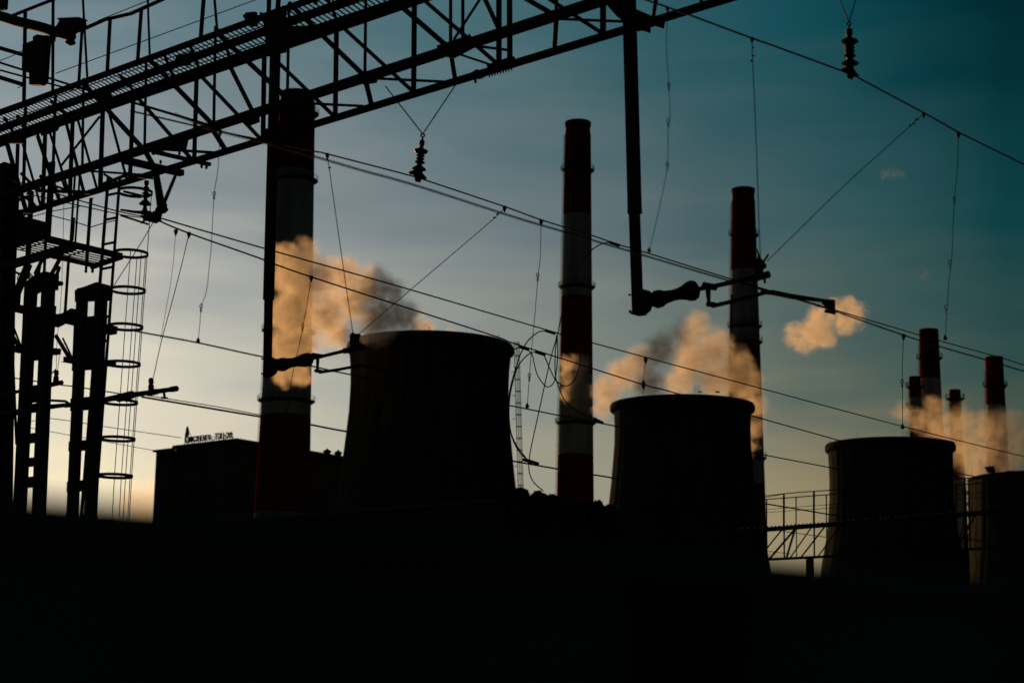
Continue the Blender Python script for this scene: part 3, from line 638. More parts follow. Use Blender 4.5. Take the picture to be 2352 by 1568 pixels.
jumper(P0, [(1248,811),(1261,842),(1276,872),(1296,886),(1316,877),(1331,842),(1332,809),(1323,789)], [], 'jumper cable forming a U loop over the orange patch of the middle chimney')
# ================================================================== plant in the distance
def vaxis(cx, ytop, d):
    p = at(cx, ytop, d); h = Vector((p.x, p.y, 0)); n = h.normalized(); g = pl(n, h.length)
    return p, (lambda y: g(cx, y).z), d/F
def ring_rail(mm, c, R, z, hgt, n, r):
    for zz in (z+hgt, z+hgt*0.55): mm.tube([Vector((c.x+R*math.cos(2*math.pi*i/n), c.y+R*math.sin(2*math.pi*i/n), zz)) for i in range(n)], r, 4, closed=True)
    for i in range(n):
        q = Vector((c.x+R*math.cos(2*math.pi*i/n), c.y+R*math.sin(2*math.pi*i/n), z)); mm.beam(q, q+UP*hgt, r*2)
def cooling_tower(cx, yr, hw, d, lipb, prof, label, extras=True):
    p, zf, k = vaxis(cx, yr, d)
    th = thing('cooling_tower', (p.x, p.y, 0), label, 'cooling tower', 'concrete cooling towers')
    zr = zf(yr); zl = zf(lipb); c = Vector((p.x, p.y, 0)); R = hw*k
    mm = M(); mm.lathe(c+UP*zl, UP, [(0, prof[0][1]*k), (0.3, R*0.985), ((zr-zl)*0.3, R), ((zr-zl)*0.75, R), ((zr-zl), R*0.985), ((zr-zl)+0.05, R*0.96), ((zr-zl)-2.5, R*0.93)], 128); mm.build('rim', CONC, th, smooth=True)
    pts = [(zf(y), r*k) for y, r in prof]
    z0, r0_ = pts[-1]; z1, r1_ = pts[-2]
    P = []
    for i in range(len(pts)-1):
        for t in (0, .25, .5, .75): P.append((pts[i][0]+(pts[i+1][0]-pts[i][0])*t, pts[i][1]+(pts[i+1][1]-pts[i][1])*t))
    P.append(pts[-1]); P.append((0, r0_ + (r0_-r1_)/(z1-z0)*z0*0.6))
    P = [(z, r) for z, r in P]
    mm = M(); n = 160
    for z, r in P:
        for j in range(n):
            t = 2*math.pi*j/n; rr = r*(1+(0.0045 if j % 4 < 2 else 0)); mm.v.append(Vector((c.x+rr*math.cos(t), c.y+rr*math.sin(t), z)))
    for i in range(len(P)-1):
        for j in range(n): j2 = (j+1) % n; mm.face(i*n+j, (i+1)*n+j, (i+1)*n+j2, i*n+j2)
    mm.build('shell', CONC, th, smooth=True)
    return th, c, zr, R, zf, k
t1, c1, z1_, R1, zf1, k1 = cooling_tower(989, 794, 192, 365, 816, [(816,184),(850,181),(880,180),(910,180.5),(950,182),(1000,186.5),(1040,190.5),(1080,195),(1125,200.5),(1200,208)], 'largest and nearest cooling tower, black against the sky right of the first striped chimney')
t2, c2, z2_, R2, zf2, k2 = cooling_tower(1567, 930, 166, 421, 949, [(949,156),(985,154.5),(1020,155),(1060,158),(1110,162),(1158,167),(1210,176),(1270,190)], 'middle cooling tower between the two tall striped chimneys')
t3, c3, z3_, R3, zf3, k3 = cooling_tower(2044, 1021, 147.5, 472, 1040, [(1040,140),(1075,138.5),(1110,138),(1150,139),(1190,142),(1240,148),(1290,158)], 'third cooling tower toward the right, with smoke and small chimneys behind')
t4, c4, z4_, R4, zf4, k4 = cooling_tower(2405, 1098, 178, 520, 1106, [(1106,174),(1140,177),(1200,178),(1260,182),(1330,190)], 'cooling tower cut by the right edge, floodlights on its rim')
# inspection ladder beside the first tower, small rim lamps and frames
mm_l = M(); g = pl(Vector((c1.x, c1.y, 0)).normalized(), Vector((c1.x, c1.y, 0)).length)
def l1(y, o): return g(1181+(y-785)*0.028+o, y)
for o, w in ((0,1.5),(4.5,1.2),(8,1.0),(11,1.3)):
    mm_l.beam(l1(784, o), l1(1125, o), w*k1*0.9)
lad = mm_l.build('ladder_rails', STEEL, t1)
for y in range(790, 1120, 27):
    mm = M()
    c = l1(y, 5.5); mm.tube([c+CR*math.cos(i*math.pi/8)*6.5*k1+Vector((0,1,0))*math.sin(i*math.pi/8)*6.5*k1 for i in range(16)], 0.07, 5, closed=True)
    mm.build('ladder_hoop', STEEL, t1)
mm = M()
for y in range(800, 1120, 54): a = l1(y, 0); mm.beam(a, a-CR*9*k1, 0.12)
mm.build('ladder_bracket', STEEL, t1)
def rimlamp(th, cx, yb, hpx, g_, k, ball=True):
    a = g_(cx, yb+2); b = g_(cx, yb-hpx); mm = M(); mm.beam(a, b, 0.6*k)
    if ball: mm.lathe(b-UP*k*1.3, UP, [(0, .3*k), (k, 1.3*k), (2*k, 1.3*k), (3*k, .3*k)], 8)
    mm.build('obstruction_lamp', STEEL, th)
def front(c, R): h = Vector((c.x, c.y, 0)); return pl(h.normalized(), h.length-R*0.96)
fr1 = front(c1, R1); fr2 = front(c2, R2); fr3 = front(c3, R3)
rimlamp(t1, 987, 760, 7, fr1, k1); rimlamp(t1, 1145, 776, 5, g, k1)
for x in (1595, 1598.5, 1602.5, 1606): rimlamp(t2, x, 899, 14, fr2, k2, False)
mm = M(); mm.beam(fr2(1595,885), fr2(1598.5,885), .5*k2); mm.beam(fr2(1602.5,885), fr2(1606,885), .5*k2); mm.build('rim_frame', STEEL, t2)
for x0, x1 in ((1604,1612),(1643,1653)): mm = M(); mm.beam(fr2(x0,899), fr2(x1,900.5), 3*k2); mm.build('rim_block', CONC, t2)
for x, y, h in ((1969,1006,14),(1906,1014,6)): rimlamp(t3, x, y, h, fr3, k3, False)
for x in (2074,2080,2084,2095): rimlamp(t3, x, 1001, 12, fr3, k3, False)
fr4 = front(c4, R4)
for x in (2232, 2294): rimlamp(t4, x, 1092, 16, pl(Vector((c4.x, c4.y, 0)).normalized(), Vector((c4.x, c4.y, 0)).length), k4, False)
def flood(pts, base, lab, top):
    gg = pl(Vector((c4.x, c4.y, 0)).normalized(), Vector((c4.x, c4.y, 0)).length-10)
    th = thing('floodlight', gg(*base), lab, 'floodlight', 'floodlights on the right tower')
    mm = M(); mm.prism([gg(*p) for p in pts], Vector((0, .8, 0))); mm.build('head', STEEL, th)
    mm = M(); mm.beam(gg(base[0]-9, base[1]), gg(base[0]+9, base[1]), .5); mm.beam(gg(base[0], base[1]+2), gg(base[0]-1, top), .3); mm.build('bracket', STEEL, th)
flood([(2261,1072),(2281,1070),(2286,1081),(2284,1086),(2268,1084)], (2277,1089), 'tilted floodlight head on the rim of the tower at the right edge', 1084)
flood([(2311,1081),(2329,1080),(2327,1088),(2307,1088)], (2317,1089), 'low floodlight head nearest the right edge of the picture', 1086)

def chimney(x0, y0, w0, x1, y1, w1, d, bands, plats, label, cap=None, group='striped chimneys', over=7, lad=True):
    p, zf, k = vaxis(x0, y0, d); c = Vector((p.x, p.y, 0)); zt = zf(y0)
    th = thing('chimney', (c.x, c.y, 0), label, 'chimney', group)
    ww = lambda y: (w0+(w1-w0)*(y-y0)/(y1-y0))/2*k
    ys = [y0+(cap[1] if cap else 0)]+list(bands)
    prof = []; mats = []
    for i, y in enumerate(ys):
        prof.append((-(zt-zf(y)), ww(y)))
    yb = max(ys[-1]+150, 1400); prof.append((-(zt-0), ww(yb+150)))
    mm = M(); pr = [(h, r) for h, r in prof][::-1]; nb = len(pr)-1
    mm.lathe(c+UP*zt, UP, pr, 48, mf=lambda i: (nb-1-i) % 2); mm.build('shaft', [RED, WHITE], th, smooth=False)
    for o in bpy.data.objects: pass
    if cap:
        cw, ch = cap; hz = zt-zf(y0+ch); r = ww(y0)
        mm = M(); mm.lathe(c+UP*(zt-hz), UP, [(-hz*.15, r*1.0), (0, r*1.02), (hz*.12, r*.985), (hz*.45, cw/2*k*.93), (hz*.8, cw/2*k), (hz*.97, cw/2*k), (hz, cw/2*k*.95), (hz*.8, cw/2*k*.85)], 48); mm.build('cap', RED, th, smooth=True)
    for y in plats:
        z = zf(y); r = ww(y); Ro = r+over*k
        mm = M(); mm.lathe(c+UP*z, UP, [(-3.5*k*1.8, r), (-.6*k, Ro*.99), (-.5*k, Ro), (.5*k, Ro), (.5*k, r*.98)], 40); pf = mm.build('gallery', STEEL, th)
        mm = M(); ring_rail(mm, c, Ro, z+.4*k, 10.5*k, 26, .35*k); mm.build('railing', STEEL, pf)
    if lad:
        mm = M(); h = Vector((c.x, c.y, 0)).normalized(); sdv = Vector((-h.y, h.x, 0))
        a = c+sdv*(ww(y0)+1.2*k)+UP*zf(y0+30); b = c+sdv*(ww(y1)+1.2*k)+UP*zf(y1)
        mm.beam(a, b, .5*k); a2 = a+sdv*2.2*k; b2 = b+sdv*2.2*k; mm.beam(a2, b2, .4*k)
        n = int((a-b).length/(5.5*k))
        for i in range(n): t = i/n; mm.beam(a.lerp(b, t), a2.lerp(b2, t), .45*k)
        mm.build('ladder', STEEL, th)
    return th, c, k, zf
chimney(684, 215, 80, 654, 1040, 115, 420, [397, 610, 800, 957, 1180, 1400], [262, 415, 762, 922], 'widest striped chimney, behind the left hanging post with orange steam across it', cap=(82, 22), over=9)
chimney(1327.5, 281, 59, 1322, 1150, 82, 500, [495, 683, 862, 1045, 1230, 1400], [392, 660, 971], 'tall striped chimney standing clear between the first and second cooling towers', cap=(60.5, 30))
ch3, cc3, kk3, zf3c = chimney(1707, 434, 52, 1709, 1150, 84, 600, [622, 790, 945, 1112, 1280, 1400], [541, 750, 786, 1052], 'striped chimney behind the right side of the second cooling tower', cap=(53.5, 28), over=6)
mm = M(); hh = Vector((cc3.x, cc3.y, 0)); gg = pl(hh.normalized(), hh.length-2); mm.tube([gg(1681,676), gg(1679,720), gg(1676,860)], 3*kk3, 10); mm.build('flue_pipe', STEEL, ch3)
chimney(2133, 757, 43.5, 2137, 1000, 52, 700, [870, 960, 1050, 1150], [823], 'far striped chimney behind the left part of the third cooling tower', over=6)
chimney(2101, 865, 27, 2102, 1000, 30, 690, [914, 975, 1060], [889, 936], 'short narrow chimney touching the left side of the far striped chimney', over=7)
chimney(2193, 895, 25.5, 2197, 1000, 29, 760, [960, 1040, 1100], [916], 'smallest far chimney with one wide gallery just under its top', over=8)
chimney(2283, 820, 40, 2287, 1000, 46, 700, [930, 1010, 1100], [887], 'dark far chimney at the right edge standing in the steam', over=6)
for x, ys in ((2122,757),(2145,757)):
    pass

# ------------------------------------------------------------------ boiler house with the roof sign
cor = at(545, 1013, 470); zr = cor.z; K = 470/F
gl = pl(T, (cor-CAM).dot(T)); TB = Vector((0.568, 0.823, 0)).normalized(); NB = Vector((-TB.y, TB.x, 0)); gr = pl(NB, (cor-CAM).dot(NB))
bh = thing('boiler_house', (cor.x, cor.y, 0), 'dark boiler house with the letter sign on its roof, behind the first striped chimney', 'building')
LL = (gl(404, 1025)-cor).dot(A); LR = (gr(835, 1060)-cor).dot(TB)
mm = M(); q = [cor, cor+A*LL, cor+A*LL+TB*LR, cor+TB*LR]
for p in q: mm.v.append(Vector((p.x, p.y, 0)))
for p in q: mm.v.append(Vector((p.x, p.y, zr)))
for i in range(4): j = (i+1) % 4; mm.face(i, i+4, j+4, j)
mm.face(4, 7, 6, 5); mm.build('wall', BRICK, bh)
mm = M()
for a_, b_ in ((q[0]-A*.35-T*.35, q[1]+A*.5-T*.35), (q[0]-T*.84-A*.35, q[3]+TB*.5-A*.35)):
    a2 = a_.copy(); b2 = b_.copy(); a2.z = b2.z = zr+0.35; mm.beam(a2, b2, 1.0, 0.7)
mm.build('parapet', ROOF, bh)
for side, d_, L, nrm in ((0, A, LL, -T), (1, TB, LR, -NB)):
    for zz in (zr-14, zr-28):
        n = int(L//8)
        for i in range(n): mm = M(); p = cor+d_*(4+i*8)+nrm*0.15; mm.beam(Vector((p.x, p.y, zz-4)), Vector((p.x, p.y, zz+4)), 3.6, 0.3, ref=nrm); mm.build('window', GLASSD, bh)
# lower wing to the left
lw = thing('boiler_house_annex', tuple(gl(362, 1040))[:2]+(0,), 'lower dark block at the left end of the boiler house, against the glowing sky', 'building')
za = gl(404, 1034).z; A2 = (gl(362, 1040)-cor).dot(A)
mm = M(); q2 = [cor+A*LL-T*.5, cor+A*A2-T*.5, cor+A*A2+T*30, cor+A*LL+T*30]
for p in q2: mm.v.append(Vector((p.x, p.y, 0)))
for p in q2: mm.v.append(Vector((p.x, p.y, za)))
for i in range(4): j = (i+1) % 4; mm.face(i, i+4, j+4, j)
mm.face(4, 7, 6, 5); mm.build('wall', BRICK, lw)
mm = M(); a_ = q2[0]-T*.3-A*1.2; b_ = q2[1]-T*.3+A*.6; a_ = Vector((a_.x, a_.y, za+.3)); b_ = Vector((b_.x, b_.y, za+.3)); mm.beam(a_, b_, .9, .6); mm.build('parapet', ROOF, lw)
# sign: letters stand on a light frame along the roof edge
sg = thing('roof_sign', gl(430, 1015), 'rooftop sign of Cyrillic letters reading МОСЭНЕРГО ТЭЦ-20 with a flame emblem', 'sign')
Bv = -A
def letter(ch, xa, xb, yb, yt):
    a = gl(xa, yb); b = gl(xb, yb + (xb-xa)*-0.11); t = gl(xa, yt)
    cu = bpy.data.curves.new('letter', 'FONT'); cu.body = ch; cu.size = 1; cu.extrude = 0.05; cu.offset = 0.015
    o = bpy.data.objects.new('tmp', cu); COL.objects.link(o); dg = bpy.context.evaluated_depsgraph_get(); dg.update()
    me = bpy.data.meshes.new_from_object(o.evaluated_get(dg)); bpy.data.objects.remove(o); bpy.data.curves.remove(cu)
    vs = [v.co.copy() for v in me.vertices]
    if not vs: return
    x0 = min(v.x for v in vs); x1 = max(v.x for v in vs); y0_ = min(v.y for v in vs); y1_ = max(v.y for v in vs)
    if ch == '-': y0_ -= 0.25; y1_ = y0_+0.62
    if ch == 'Ц': y0_ = 0
    wd = (b-a).length; ht = t.z-a.z
    mm = M()
    for v in vs: mm.v.append(a + Bv*((v.x-x0)/(x1-x0)*wd) + UP*((v.y-y0_)/(y1_-y0_)*ht) + T*v.z*3.0)
    for p in me.polygons: mm.face(*p.vertices)
    bpy.data.meshes.remove(me); return mm.build('letter', SIGNM, sg)
x = 431.5; step = (484-431.5)/9
for i, ch in enumerate('МОСЭНЕРГО'):
    xa = 431.5+i*step; letter(ch, xa+.3, xa+step-.5, 1014.8-(xa-431.5)*.105, 1002.6-(xa-431.5)*.105)
for ch, xa, xb in (('Т',493,499.5),('Э',500,507),('Ц',507.6,514.5),('-',515,518.5),('2',519.5,526),('0',526.8,533.5)):
    letter(ch, xa, xb, 1008-(xa-493)*.085, 994.8-(xa-493)*.085)
mm = M()
for i in range(22):
    xx = 424+i*5.2; zb = gl(xx, 1020-(xx-424)*.12); tt = gl(xx, 1003-(xx-424)*.1)
    mm.beam(Vector((zb.x, zb.y, zr)), Vector((tt.x, tt.y, tt.z-.4))+T*.15, .12)
    if i % 3 == 2: mm.beam(Vector((tt.x, tt.y, tt.z)), Vector((tt.x, tt.y, zr))+T*1.2-A*.9, .12)
a = gl(424, 1016); b = gl(536, 1003); mm.beam(a+T*.2, b+T*.2, .12); mm.build('support_frame', STEEL, sg)
mm = M(); ce = gl(430.5, 1006.5); N = 30; R_o = 11.5*K; k0 = len(mm.v)      # emblem: open ring with a flame rising from it
arc = [math.radians(60+i*(285)/N) for i in range(N+1)]
for i, t in enumerate(arc):
    wdt = 2.0*K+2.6*K*math.sin(math.pi*min(1, i/N*1.4+0.05))**1
    for r_ in (R_o*1.0, R_o-max(.6*K, wdt)):
        for o_ in (-.2, .2): mm.v.append(ce+Bv*math.cos(t)*r_*.78+UP*math.sin(t)*r_+T*o_)
for i in range(N):
    a_ = k0+i*4; b_ = a_+4
    for u, v in ((0, 1), (1, 3), (3, 2), (2, 0)): mm.face(a_+u, a_+v, b_+v, b_+u)
mm.build('emblem_ring', SIGNM, sg)
mm = M(); mm.prism([gl(*p) for p in [(425.5,1000),(427.3,993),(428,986),(430.2,979.5),(430.6,978.5),(432,982),(433.2,988),(434.2,993),(432,1000),(430.5,1005),(428.5,1001)]], T*.4); mm.build('emblem_flame', SIGNM, sg)
mm = M(); mm.beam(gl(431,984), gl(437,1016)+T*1.5, .12); mm.build('emblem_stay', STEEL, sg)
# roof ventilators
for x, yb, yt, w, lab in ((760,1048,1030,11,'funnel shaped roof ventilator standing clear on the roof, left of the large tower'), (785,1053,1034,10.5,'funnel shaped roof ventilator partly hidden by the large tower')):
    p = gr(x, yb); th = thing('roof_ventilator', (p.x+NB.x*1.4, p.y+NB.y*1.4, zr), lab, 'ventilator', 'roof ventilators'); hz = gr(x, yt).z-p.z
    b0 = Vector((p.x+NB.x*1.4, p.y+NB.y*1.4, zr-.1)); mm = M(); k = K
    mm.lathe(b0, UP, [(0, 4*k), (hz*.15, 4.6*k), (hz*.5, 7.5*k), (hz*.85, w*k)], 8); mm.build('duct', ROOF, th)
    mm = M(); mm.lathe(b0, UP, [(hz*.86, w*k), (hz*.92, w*k*.7), (hz*1.05, w*k*.35), (hz*1.08, 2*k), (hz*1.2, 1.4*k)], 8); mm.build('hood', ROOF, th)

# ------------------------------------------------------------------ low halls, trees and pipe bridge in the middle distance
def hall(x0, y0, x1, d, dep, lab, nm='low_hall'):
    a = at(x0, y0, d); gA = pl(T, (a-CAM).dot(T)); b = gA(x1, y0-(x1-x0)*0.0); b.z = a.z
    th = thing(nm, (a.x, a.y, 0), lab, 'building', 'low halls'); q = [a, b, b+T*dep, a+T*dep]
    mm = M()
    for p in q: mm.v.append(Vector((p.x, p.y, 0)))
    for p in q: mm.v.append(Vector((p.x, p.y, a.z)))
    for i in range(4): j = (i+1) % 4; mm.face(i, j, j+4, i+4)
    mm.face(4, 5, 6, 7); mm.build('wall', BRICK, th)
    mm = M(); mm.beam(a+UP*.2-T*.3, b+UP*.2-T*.3, .8, .4); mm.build('eaves', ROOF, th)
    mm = M(); L = (b-a).length; d_ = (b-a).normalized(); n = int(L//14)
    for i in range(n): mm = M(); p = a+d_*(6+i*14)-T*.1; mm.beam(Vector((p.x, p.y, a.z-6)), Vector((p.x, p.y, a.z-2.5)), 3, .2, ref=T); mm.build('window', GLASSD, th)
hall(1740, 1350, 1180, 205, 25, 'long low hall hidden in shade behind the dark trees under the middle chimney')
hall(1190, 1150, 800, 235, 25, 'dark hall in front of the foot of the largest cooling tower')
hall(815, 1180, 366, 250, 30, 'dark hall in front of the boiler house, lower left of the first chimney')
hall(2420, 1345, 2190, 190, 20, 'low dark hall under the right edge tower')

def tree(px, py, d, rpx, seed, lab):
    rnd = random.Random(seed); top = at(px, py, d); k = d/F; R = rpx*k
    c = Vector((top.x, top.y, top.z-R*.9)); H = c.z
    th = thing('tree', (c.x, c.y, 0), lab, 'tree', 'trees under the chimneys')
    mm = M(); b0 = Vector((c.x, c.y, 0)); mm.tube([b0, b0+UP*H*.5+Vector((.3, 0, 0)), c], [.35, .28, .15], 8)
    for i in range(7):
        t = rnd.uniform(0, 6.28); p0 = b0+UP*H*rnd.uniform(.45, .9); mm.tube([p0, p0+Vector((math.cos(t), math.sin(t), .8))*R*.4, p0+Vector((math.cos(t), math.sin(t), .9))*R*.75], [.12, .08, .03], 5)
    mm.build('trunk', BARK, th)
    mm = M(); blobs = []
    for i in range(11):
        t = rnd.uniform(0, 6.28); e = rnd.uniform(-1.0, 1); q = c+Vector((math.cos(t)*math.sqrt(max(0, 1-e*e*.7)), math.sin(t)*math.sqrt(max(0, 1-e*e*.7)), e))*R*rnd.uniform(.35, .62)
        
        if e < 0: q.z -= R*rnd.uniform(0, 2.2)
        blobs.append((q, R*rnd.uniform(.3, .5)))
    for i in range(4200):
        q, r = blobs[i % 11]; v = Vector((rnd.gauss(0, 1), rnd.gauss(0, 1), rnd.gauss(0, 1))).normalized()*r*rnd.uniform(.55, 1.08)
        p = q+v; s = rnd.uniform(.16, .36); u = Vector((rnd.gauss(0, 1), rnd.gauss(0, 1), rnd.gauss(0, 1))).normalized(); w = u.cross(Vector((rnd.gauss(0, 1), rnd.gauss(0, 1), rnd.gauss(0, 1)))).normalized()
        kk = len(mm.v); mm.v += [p-u*s, p+w*s*.6, p+u*s, p-w*s*.6]; mm.face(kk, kk+1, kk+2, kk+3)
    mm.build('crown', LEAF, th)
TL = ['leafy dark tree touching the large tower foot, tallest of the row', 'dark tree below the hairpin jumper cable', 'dark round tree just left of the middle chimney base', 'dark tree hidden behind the base of the middle chimney line', 'low bumpy tree right of the middle chimney base', 'lowest tree touching the foot of the second cooling tower', 'dark tree at the far left of the row, against the large tower']
for i, (x, y, r) in enumerate([(1196,1116,30),(1228,1125,28),(1262,1132,28),(1304,1138,30),(1368,1149,24),(1398,1156,26),(1165,1118,26)]):
    tree(x, y+4, 170+((i*7) % 20), r, 11+i, TL[i])

GBR = pl(T, 67.0)
pb = thing('pipe_bridge', tuple(GBR(1830, 1300))[:2]+(0,), 'steel lattice pipe bridge with posts and rails spanning between the second and third towers', 'bridge')
def bl(name, p, q, w, g_=GBR, h=0.6): member(name, g_, p, g_, q, w, h, parent=pb, mt=STEEL)
def ext(y1751, y1908, x): return y1751+(y1908-y1751)*(x-1751)/157
for nm, ya, yb, w in (('top_rail',1147,1135,2.3),('middle_rail',1170,1158,1.1),('middle_rail',1177,1166,1.1),('deck_beam',1216,1204,10.5),('bottom_chord',1285,1277,6)):
    bl(nm, (1560, ext(ya, yb, 1560)), (2480, ext(ya, yb, 2480)), w)
mm = M(); P = [GBR(*p) for p in [(1560,1158),(1700,1142),(1751,1139),(1800,1133.5),(1834,1130),(1908,1125),(2000,1118),(2184,1101),(2300,1091),(2480,1075)]]; mm.tube(P, W(1.2, P[3]), 6); mm.build('hand_cable', WIREM, pb)
mm = M(); P = [GBR(*p) for p in [(1751,1142.5),(1775,1139),(1800,1134)]]; mm.tube(P, W(.7, P[1]), 6); mm.build('hand_cable', WIREM, pb)
for i, x in enumerate([1618,1652,1690,1724,1761,1800.5,1828.5,1869.5,1898,1936,1972,2010,2050,2090,2130,2172,2196,2216,2260,2310]):
    wide = x in (1690,1800.5,1869.5,1936,2010,2090,2216); yt = ext(1139 if wide else 1147, 1125 if wide else 1135, x)
    bl('post', (x, yt), (x, ext(1216, 1204, x)), 4 if wide else 2.4); bl('hanger', (x+.5, ext(1216, 1204, x)), (x+1, ext(1285, 1277, x)), 3.2 if wide else 2)
for x0, x1, w in ((1761,1795,3),(1766,1826,4.2),(1806,1826,4.2),(1814,1863,2.6),(1839,1894,3.2),(1878,1930,2.6),(1720,1761,3),(1690,1750,3.5),(2150,2196,3),(2196,2240,3),(2200,2216,2)):
    bl('diagonal', (x0, ext(1285, 1277, x0) if x0 > 1761 else 1259), (x1, ext(1220, 1208, x1)), w)
bl('tie_rod', (1795,1219), (1898,1233), 1.6); bl('tie_rod', (1761,1265), (1815,1271), 1.3); bl('tie_rod', (2184,1116), (2230,1135), 1.5)
bl('tower_leg', (2216, 1110), (2222, 1262), 4); bl('tower_leg', (2225, 1110), (2229, 1262), 3)
for y in range(1120, 1250, 26): bl('tower_leg_brace', (2216, y), (2227, y+20), 1.6); bl('tower_leg_brace', (2227, y), (2217, y+22), 1.6)
for x in (1640, 1860, 2216, 2420):
    a = GBR(x, ext(1285, 1277, x)); mm = M(); mm.beam(a, Vector((a.x, a.y, 0)), .25); mm.build('support_column', STEEL, pb)
mm = M()
for i in range(60): p = GBR(1700+i*9, ext(1211, 1199, 1700+i*9)); mm.lathe(p, UP, [(0, .035), (.05, .03)], 5)
mm.build('deck_rivets', STEEL, pb)

# ------------------------------------------------------------------ barrier added in place of the blurred window sill (far out of focus)
bd = (Vector((4200, 4100, 0))).normalized(); bn = Vector((bd.y, -bd.x, 0)); n_ = -bn
b0 = at(0, 1224, 1.45); gw = pl(bn, (b0-CAM).dot(bn))
zb = b0.z
bw = thing('sill_stand_in', (b0.x, b0.y, 0), 'black out-of-focus barrier standing in for the blurred window sill across the bottom', 'wall')
L0 = -1.2; L1 = 16.0
s = L0; i = 0
while s < L1:
    a = b0+bd*s; b = b0+bd*(s+1.96); mm = M()
    for zz0, zz1 in ((-1, 1.0), (1.02, 2.0), (2.02, zb)):
        mm.beam(Vector((a.x, a.y, (zz0+zz1)/2)), Vector((b.x, b.y, (zz0+zz1)/2)), .12, zz1-zz0)
    mm.build('panel', SILLM, bw)
    p = b0+bd*(s+1.98); mm = M(); mm.beam(Vector((p.x, p.y, 0)), Vector((p.x, p.y, zb+.0)), .16, .2, ref=bn); mm.build('stand_in_post', STEEL, bw)
    s += 2.0
mm = M(); a = b0+bd*L0; b = b0+bd*L1; mm.beam(Vector((a.x, a.y, zb+.012)), Vector((b.x, b.y, zb+.012)), .17, .024); mm.build('stand_in_top_strip', SILLM, bw)

# ------------------------------------------------------------------ steam and cloud
def plume(name, blobs, d, dens, label, cat, group=None, aniso=0.35, nsc=0.026, col=(0.97, 0.93, 0.88), amp=0.9, soft=0.85, kind=None, grow=1.2, lo=0.12):
    k0 = d/F; B = [(at(x, y, d+dd), r*k0*grow) for x, y, r, dd in blobs]
    mm = M()
    for c, r in B: 
        prof = [(r*(1-math.cos(math.pi*i/12)), r*math.sin(math.pi*i/12)) for i in range(13)]
        prof[0] = (0, 0.01*r); prof[-1] = (2*r, 0.01*r); E = (r+7*k0)/r; mm.lathe(c-UP*r*E, UP, [(h*E, rr*E) for h, rr in prof], 20)
    ctr = sum((c for c, r in B), Vector())/len(B)
    o = mm.build(name, STEEL, loc=tuple(ctr))
    rm = o.modifiers.new('r', 'REMESH'); rm.mode = 'VOXEL'; rm.voxel_size = 4.0*k0
    dg = bpy.context.evaluated_depsgraph_get(); dg.update(); me = bpy.data.meshes.new_from_object(o.evaluated_get(dg)); o.modifiers.clear(); o.data = me
    for v in me.vertices:
        n = mnoise.noise_vector(v.co*(0.05/k0)) ; v.co += n*(3.0*k0*min(1, B[0][1]/k0/40))
    m = bpy.data.materials.new(name+'_vapour'); m.use_nodes = True; nt = m.node_tree; nt.nodes.clear()
    tc = nd(nt, 'ShaderNodeTexCoord')
    def noise(sc, det, rough=.55):
        z = nd(nt, 'ShaderNodeTexNoise'); z.inputs['Scale'].default_value = sc; z.inputs['Detail'].default_value = det; z.inputs['Roughness'].default_value = rough
        nt.links.new(tc.outputs['Object'], z.inputs['Vector']); return z
    z1 = noise(nsc/k0, 6, .62)
    sub = nd(nt, 'ShaderNodeVectorMath', operation='SUBTRACT'); nt.links.new(z1.outputs['Color'], sub.inputs[0]); sub.inputs[1].default_value = (.5, .5, .5)
    sc = nd(nt, 'ShaderNodeVectorMath', operation='SCALE'); nt.links.new(sub.outputs[0], sc.inputs[0]); sc.inputs['Scale'].default_value = 60*k0*amp
    ad = nd(nt, 'ShaderNodeVectorMath', operation='ADD'); nt.links.new(tc.outputs['Object'], ad.inputs[0]); nt.links.new(sc.outputs[0], ad.inputs[1])
    acc = None
    for c, r in B:
        ds = nd(nt, 'ShaderNodeVectorMath', operation='DISTANCE'); nt.links.new(ad.outputs[0], ds.inputs[0]); ds.inputs[1].default_value = tuple(c-ctr)
        v = mth(nt, 'SUBTRACT', 1.0, mth(nt, 'DIVIDE', ds.outputs['Value'], r))
        acc = v if acc is None else mth(nt, 'SMOOTH_MAX', acc, v, 0.22)
    mr = nd(nt, 'ShaderNodeMapRange', interpolation_type='SMOOTHSTEP'); nt.links.new(acc, mr.inputs[0]); mr.inputs[1].default_value = 0.05; mr.inputs[2].default_value = soft
    z2 = noise(nsc*2.2/k0, 5, .65)
    m2 = nd(nt, 'ShaderNodeMapRange'); nt.links.new(z2.outputs[0], m2.inputs[0]); m2.inputs[1].default_value = .36; m2.inputs[2].default_value = .64; m2.inputs[3].default_value = lo; m2.inputs[4].default_value = 1.3
    dn = mth(nt, 'MULTIPLY', mth(nt, 'MULTIPLY', mr.outputs[0], m2.outputs[0]), dens/k0)
    pv = nd(nt, 'ShaderNodeVolumePrincipled'); pv.inputs['Color'].default_value = (*col, 1); pv.inputs['Anisotropy'].default_value = aniso
    nt.links.new(dn, pv.inputs['Density']); ou = nd(nt, 'ShaderNodeOutputMaterial'); nt.links.new(pv.outputs[0], ou.inputs['Volume'])
    o.data.materials.clear(); o.data.materials.append(m); tag(o, label, cat, group, kind)
    return o
GS_ = 'steam plumes from the cooling towers'
plume('steam_plume', [(655,590,38,8),(668,640,52,6),(700,585,42,2),(650,720,46,4),(690,690,55,0),(655,800,50,2),(695,780,50,0),(680,850,36,0),(735,640,58,-2),(745,720,62,0),(790,630,48,0),(810,690,62,2),(850,660,58,0),(865,740,58,0),(900,670,42,4),(925,725,50,4),(955,762,36,4),(985,755,26,4),(780,770,45,10),(1040,772,20,6),(1110,780,16,6),(650,862,30,2),(695,868,28,2),(885,715,50,2)], 347, 0.050, 'large orange lit steam plume over the largest cooling tower, drifting across the first chimney', 'steam plume', GS_)
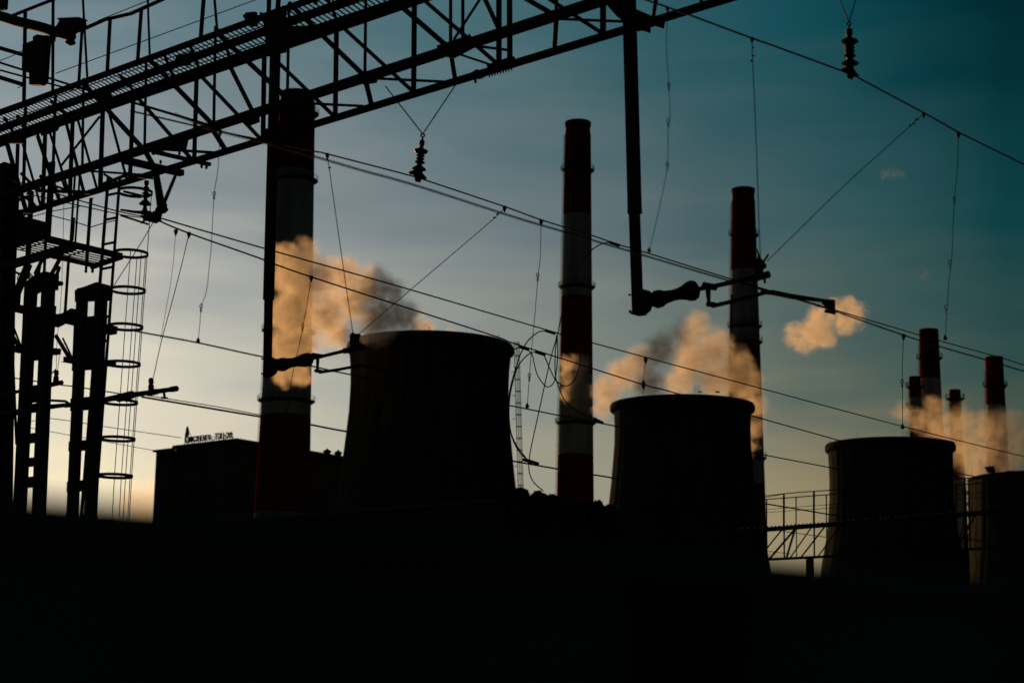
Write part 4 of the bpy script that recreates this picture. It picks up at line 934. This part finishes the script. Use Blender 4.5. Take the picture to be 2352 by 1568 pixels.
plume('steam_plume', [(1395,895,42,0),(1385,940,30,8),(1430,860,44,0),(1470,830,46,0),(1520,800,50,4),(1490,880,50,6),(1575,770,42,2),(1600,745,34,2),(1590,830,56,6),(1640,800,50,2),(1650,870,55,4),(1690,840,46,-2),(1715,880,44,-2),(1735,930,34,-2),(1728,985,28,0),(1560,880,40,14),(1726,1030,18,0)], 442, 0.040, 'orange steam plume over the second cooling tower, covering the foot of the chimney behind it', 'steam plume', GS_)
plume('steam_plume', [(1308,835,26,0),(1335,840,28,0),(1318,870,30,2),(1345,900,24,2),(1308,905,24,2),(1335,930,20,2),(1300,855,22,4)], 478, 0.045, 'thin brownish steam patch crossing the middle chimney', 'steam plume', GS_)
plume('steam_plume', [(2075,945,24,0),(2118,965,30,0),(2145,930,26,4),(2160,985,45,0),(2205,975,42,2),(2215,1030,45,0),(2255,985,42,0),(2270,1040,48,0),(2310,985,45,0),(2330,1040,48,0),(2360,990,46,0),(2250,1080,40,4),(2320,1085,40,4),(2390,1020,46,0)], 640, 0.021, 'dull orange steam bank behind the third tower around the far small chimneys', 'steam plume', GS_, grow=1.4, amp=.9)
plume('cloud', [(1832,770,30,0),(1862,765,36,0),(1885,735,36,0),(1915,715,32,0),(1945,705,26,0),(1900,775,26,0),(1965,725,28,0),(1940,740,30,0),(1850,785,30,0),(1880,765,34,0)], 2400, 0.034, 'small bright cream cloud right of the registration arm', 'cloud', 'small clouds', aniso=.5, soft=.7, grow=1.3)
plume('cloud', [(2035,402,18,0),(2055,398,17,0),(2070,402,12,0)], 2600, 0.004, 'faint pinkish wisp of cloud high on the right', 'cloud', 'small clouds', aniso=.5, soft=.9)
plume('cloud', [(2122,620,9,0),(2126,632,10,0)], 2600, 0.004, 'tiny faint wisp of cloud left of the far right dropper', 'cloud', 'small clouds', aniso=.5, soft=.9)
plume('cloud', [(300,1150,34,0),(335,1150,38,0),(330,1190,40,0),(350,1120,28,0),(310,1110,18,0)], 900, 0.02, 'orange glowing cloud low on the left beside the annex wall', 'cloud', 'small clouds', aniso=.5)
